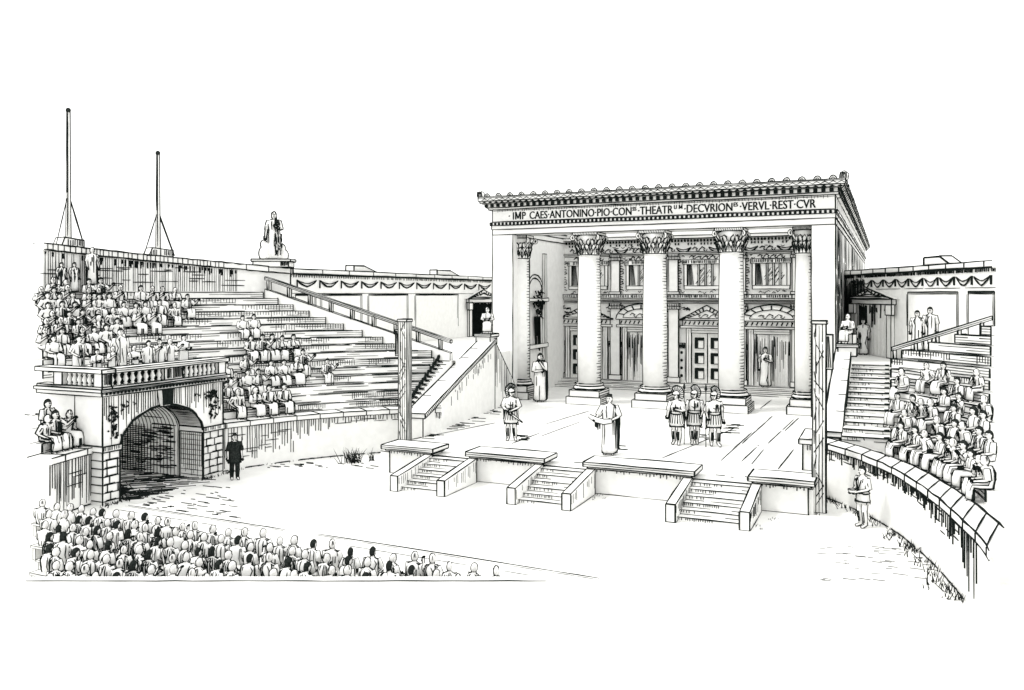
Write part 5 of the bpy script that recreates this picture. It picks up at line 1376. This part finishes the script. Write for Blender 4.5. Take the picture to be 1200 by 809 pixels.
# two men in the orchestra
def legs_dark(F, J):
    g_ = MB(F.w)
    for s in 'LR':
        hi, kn, an = V(J['hi' + s]), V(J['kn' + s]), V(J['an' + s]); g_.tube([an, an.lerp(kn, .6), kn, hi], [.046, .066, .068, .1], n=10, cont=F.cam, w=F.w)
        for q in range(3): o_ = V((rnd.uniform(-.03, .05), -.07, 0)); g_.line([an.lerp(kn, .2) + o_, an.lerp(kn, .95) + o_], F.w * .8)
    return g_
solo(275, 562, 0, 53, (-2, 8, 0), 'man in dark clothes standing right of the gateway', dark=True, rings=R_TUNIC(.66), J=mod(STAND, knL=(.1, -.08, .49), anL=(.1, -.06, .08), toL=(.12, -.22, .035)), parts_fn=lambda F, J: [('leggings', legs_dark(F, J), [DARK, INK])])
def belt(F, J):
    b = MB(F.w)
    for z in (1.08, 1.0): b.line([V((.21 * math.cos(i * PI / 9), .165 * math.sin(i * PI / 9), z)) for i in range(19)], F.w * 1.3)
    for sgn in (-1, 1): b.line([V((sgn * .12, -.15, 1.4)), V((sgn * .02, -.17, 1.1))], F.w)
    return [('belt', b, [DARK, INK]), ('leggings', legs_dark(F, J), [CLOTH, INK])]
o, F, p, rz, S = solo(1011, 618, 0, 71, (-9, 20, 0), 'man holding a small bowl before the right curved wall', rings=R_TUNIC(.78), strokes=26, J=mod(STAND, elL=(.26, .0, 1.14), wrL=(.1, -.26, 1.06), elR=(-.26, .0, 1.14), wrR=(-.1, -.28, 1.05)), parts_fn=belt)
t = MB(F.w); t.lathe([(.03, 1.02), (.09, 1.05), (.12, 1.12), (.1, 1.12), (.03, 1.05)], (0, -.36, 0), 12, cont=F.cam, w=F.w)
tag(world(t).build('bowl', STONE), 'small bowl held at the waist of the right orchestra man', 'bowl')
# figures by the right doorway and behind the right railing
dp = (DP + DQ) / 2; solo(1021, 0, 0, 42, (-3, 20, 0), 'robed figure standing in the right pedimented doorway', loc=V((RWp(1021, .45).x, RWp(1021, .45).y, 3.603)), strokes=16)
for u, vh, lab in ((1075, 365, 'robed person behind the right railing, nearer the doorway'), (1090, 361, 'robed person behind the right railing, farther from the doorway')):
    q = V((aty(u, 42.6), 42.6, 4.403)); solo(u, 0, 0, px(q.x, q.y, q.z)[1] - vh, (-3, 10, 0), lab, loc=q, strokes=14)
# statue group on the corner of the outer wall
a = ring_hit(321, RW + .35); p = pol(RW + .35, a); zw = ZT(a); d_ = p.x * FW[0] + p.y * FW[1]
t = thing('statue', 'large draped statue group on a wide pedestal above the garland wall', 'statue', (p.x, p.y, zw))
tg = V((RT[0], RT[1], 0)); nr = V((FW[0], FW[1], 0)); Zq = lambda s, o, z: p + tg * s + nr * o + V((0, 0, z)); pd_ = MB(.026)
for hw, z0, z1 in ((.95, zw + .003, zw + .3), (1.05, zw + .303, zw + .42)):
    pd_.hexa([Zq(-hw, -.6, z0), Zq(hw, -.6, z0), Zq(hw, .5, z0), Zq(-hw, .5, z0), Zq(-hw, -.6, z1), Zq(hw, -.6, z1), Zq(hw, .5, z1), Zq(-hw, .5, z1)])
hatch(pd_, lambda s, z: Zq(s, -.615, z), .55, .95, .07, zw + .3, zw + .05, .02)
pd_.build('pedestal', STONE, t)
rz = facing(p, (0, 0, 0)); base = p + V((0, 0, zw + .424)); S = (HC + (HOR - 249) * d_ / FOC - base.z) / 1.76
Js = mod(STAND, elR=(-.27, -.02, 1.12), wrR=(-.3, -.1, .86), elL=(.25, -.08, 1.12), wrL=(.1, -.2, 1.2))
F = make_person(Js, [(q[0], q[1], q[2] * 1.12, q[3] * 1.15, q[4], q[5]) for q in R_ROBE(.02)], camlocal(base, rz), .030, 'pale', 14, S=S)
rs = MB(.030)
for (x, y, z, rx, rz_, rr) in ((-.36, -.05, .22, .17, .13, .26), (-.36, -.05, .55, .11, .1, .16), (-.3, -.04, .42, .14, .12, .24), (.34, 0, .16, .18, .14, .22), (.3, -.02, .38, .12, .1, .18), (0, .02, .1, .36, .2, .12)):
    rs.ell(V((x, y, z)), (rx, rz_, rr), n=14, k=10, cont=F.cam, w=.030 / S)
for _ in range(50): x = rnd.uniform(.02, .3); z = rnd.uniform(.1, 1.35); x *= 1 if z < 1 else .7; rs.line([V((x, -.22, z)), V((x + rnd.uniform(-.02, .02), -.22, z + rnd.uniform(.06, .3)))], .018 / S)
def statue_build(F, extra, nm):
    Mx = Matrix.Rotation(rz, 3, 'Z')
    for mb in (F.b, F.cl, F.h):
        mb.v = [Mx @ q + base for q in mb.v]
    bo = F.b.build('figure', STONE, t); F.cl.build('drapery', STONE, bo); F.h.build('hair', STONE, bo, [STONE, INK])
    if extra: extra.v = [Mx @ (q * S) + base for q in extra.v]; extra.build('rocks_and_child', STONE, t)
statue_build(F, rs, '')
# small seated statues at the heads of the two parapets
for P1, z, vt, lab in ((PL1, 4.6, 361, 'small seated statue on the block heading the left parapet'), (PR1, 4.35, 369, 'small seated statue on the block heading the right parapet')):
    c = P1 + V((-.45 if P1.x < -10 else .45, -.1, 0)); t = thing('statue', lab, 'statue', (c.x, c.y, z), 'small statues on the parapets')
    b = MB(.022); b.box(c.x - .42, c.x + .42, c.y - .42, c.y + .42, z - .3, z + .12); b.box(c.x - .5, c.x + .5, c.y - .5, c.y + .5, z + .123, z + .27); b.line([(c.x - .5, c.y - .505, z + .2), (c.x + .5, c.y - .505, z + .2)], .012); b.build('block', STONE, t)
    base = V((c.x, c.y + .12, z + .274)); d_ = c.x * FW[0] + c.y * FW[1]; S = (HC + (HOR - vt) * d_ / FOC - base.z) / 1.24; rz = facing(base, (CX, 20, 0))
    F = make_person(vary(SEAT, True, 3), R_SEAT, camlocal(base, rz), .018, 'pale', 14, S=S)
    st_ = MB(.018 / S); st_.box(-.24, .24, -.1, .3, 0, .40); statue_build(F, None, '')
    st_.v = [Matrix.Rotation(rz, 3, 'Z') @ (q * S) + base for q in st_.v]; st_.build('throne', STONE, t)
# ------------------------------------------------------------------ tufts along the wall feet
def tuft(mb, p, n, h, sp, w):
    for _ in range(n):
        q = V((p.x + rnd.gauss(0, sp), p.y + rnd.gauss(0, sp), 0)); l = V((rnd.gauss(0, .35), rnd.gauss(0, .35), 1)) * h * rnd.uniform(.4, 1.1)
        mb.tube([q, q + l * .6 + V((0, 0, 0)), q + l], [w, w * .7, w * .1], n=3, m=0)
p = at(413, 542, 0); b = MB(); tuft(b, p, 60, .6, .22, .02); tag(b.build('shrub', DARK, None, [DARK, INK]), 'spiky dark tuft growing on the orchestra floor below the left wall', 'plant')
p = at(436, 540, 0); b = MB(); tuft(b, p, 14, .35, .07, .018); tag(b.build('shrub', DARK, None, [DARK, INK]), 'tiny dark sprig beside the left timber post', 'plant')
b = MB()
for _ in range(46):                                           # rank grass doubling as drawn shadow strokes at the right wall foot
    a = rad(rnd.uniform(-2, 24)); tuft(b, pol(R0 + DRR(a) - .1 - abs(rnd.gauss(0, .22)), a), 3, rnd.uniform(.1, .3), .06, .016)
for _ in range(26):
    a = rad(rnd.uniform(27, 44)); tuft(b, pol(R0 + DRR(a) - .1 - abs(rnd.gauss(0, .12)), a), 3, .16, .1, .016)
a = rad(-2)
while a < rad(40):
    if rad(5) < a or rnd.random() < .9: tuft(b, pol(R0 + DRR(a) - .1 - abs(rnd.gauss(0, .12)), a), 2, .13 if a > rad(12) else .2, .07, .012)
    a += rnd.uniform(.01, .04)
a = rad(132)
while a < rad(164):
    tuft(b, pol(R0 - .08, a), 1, .1, .05, .014); a += rnd.uniform(.01, .03)
for _ in range(70): tuft(b, V((GX + .12 + abs(rnd.gauss(0, .08)), rnd.choice([rnd.uniform(yb, GY1 + .8), rnd.uniform(GY0 - .2, ya + .1), rnd.uniform(yb - .3, yb + .2)]), 0)), 2, .13, .04, .014)
for u, v in ((533, 572), (545, 566), (676, 590), (690, 585), (895, 618), (905, 611), (960, 602), (968, 590), (700, 582), (555, 560)):
    for _ in range(5): tuft(b, at(u + rnd.uniform(-9, 9), v + rnd.uniform(-3, 3), 0), 2, .07, .05, .011)
tag(b.build('grass', DARK, None, [DARK, INK]), 'thin dark grass, partly shadow strokes, along the feet of the walls and stairs', 'grass', kind='stuff')

# ------------------------------------------------------------------ sky, sun, camera
w = bpy.data.worlds.new('World'); bpy.context.scene.world = w; w.use_nodes = True
nt = w.node_tree; bg = nt.nodes['Background']
sky = nt.nodes.new('ShaderNodeTexSky'); sky.sky_type = 'NISHITA'; sky.sun_disc = False
SUN_EL, SUN_DIR = rad(52), V((-.82, -.57, 0)).normalized()
sky.sun_elevation = SUN_EL; sky.sun_rotation = math.atan2(SUN_DIR.x, SUN_DIR.y)
mx = nt.nodes.new('ShaderNodeMixRGB'); mx.inputs['Fac'].default_value = .985; mx.inputs[2].default_value = (9.6, 9.6, 9.4, 1)
nt.links.new(sky.outputs['Color'], mx.inputs[1]); nt.links.new(mx.outputs['Color'], bg.inputs['Color']); bg.inputs['Strength'].default_value = .1
sd = bpy.data.lights.new('sun', 'SUN'); sd.energy = .8; sd.angle = rad(8); sd.color = (1, .98, .95)
so = bpy.data.objects.new('sun', sd); C.objects.link(so)
dirv = -(SUN_DIR * math.cos(SUN_EL) + V((0, 0, math.sin(SUN_EL)))); so.rotation_euler = dirv.to_track_quat('-Z', 'Y').to_euler(); so.location = (-30, -20, 40)
cd = bpy.data.cameras.new('camera'); co = bpy.data.objects.new('camera', cd); C.objects.link(co)
co.location = CAM; co.rotation_euler = (PI / 2, 0, AZ); cd.sensor_width = 36; cd.lens = FOC / 1200 * 36; cd.shift_y = -(404.5 - HOR) / 1200
cd.clip_end = 6000; cd.clip_start = .1
sc = bpy.context.scene; sc.camera = co
sc.view_settings.view_transform = 'Standard'; sc.view_settings.look = 'None'; sc.view_settings.exposure = .8; sc.view_settings.gamma = 1
sc.cycles.max_bounces = 8; sc.cycles.diffuse_bounces = 7
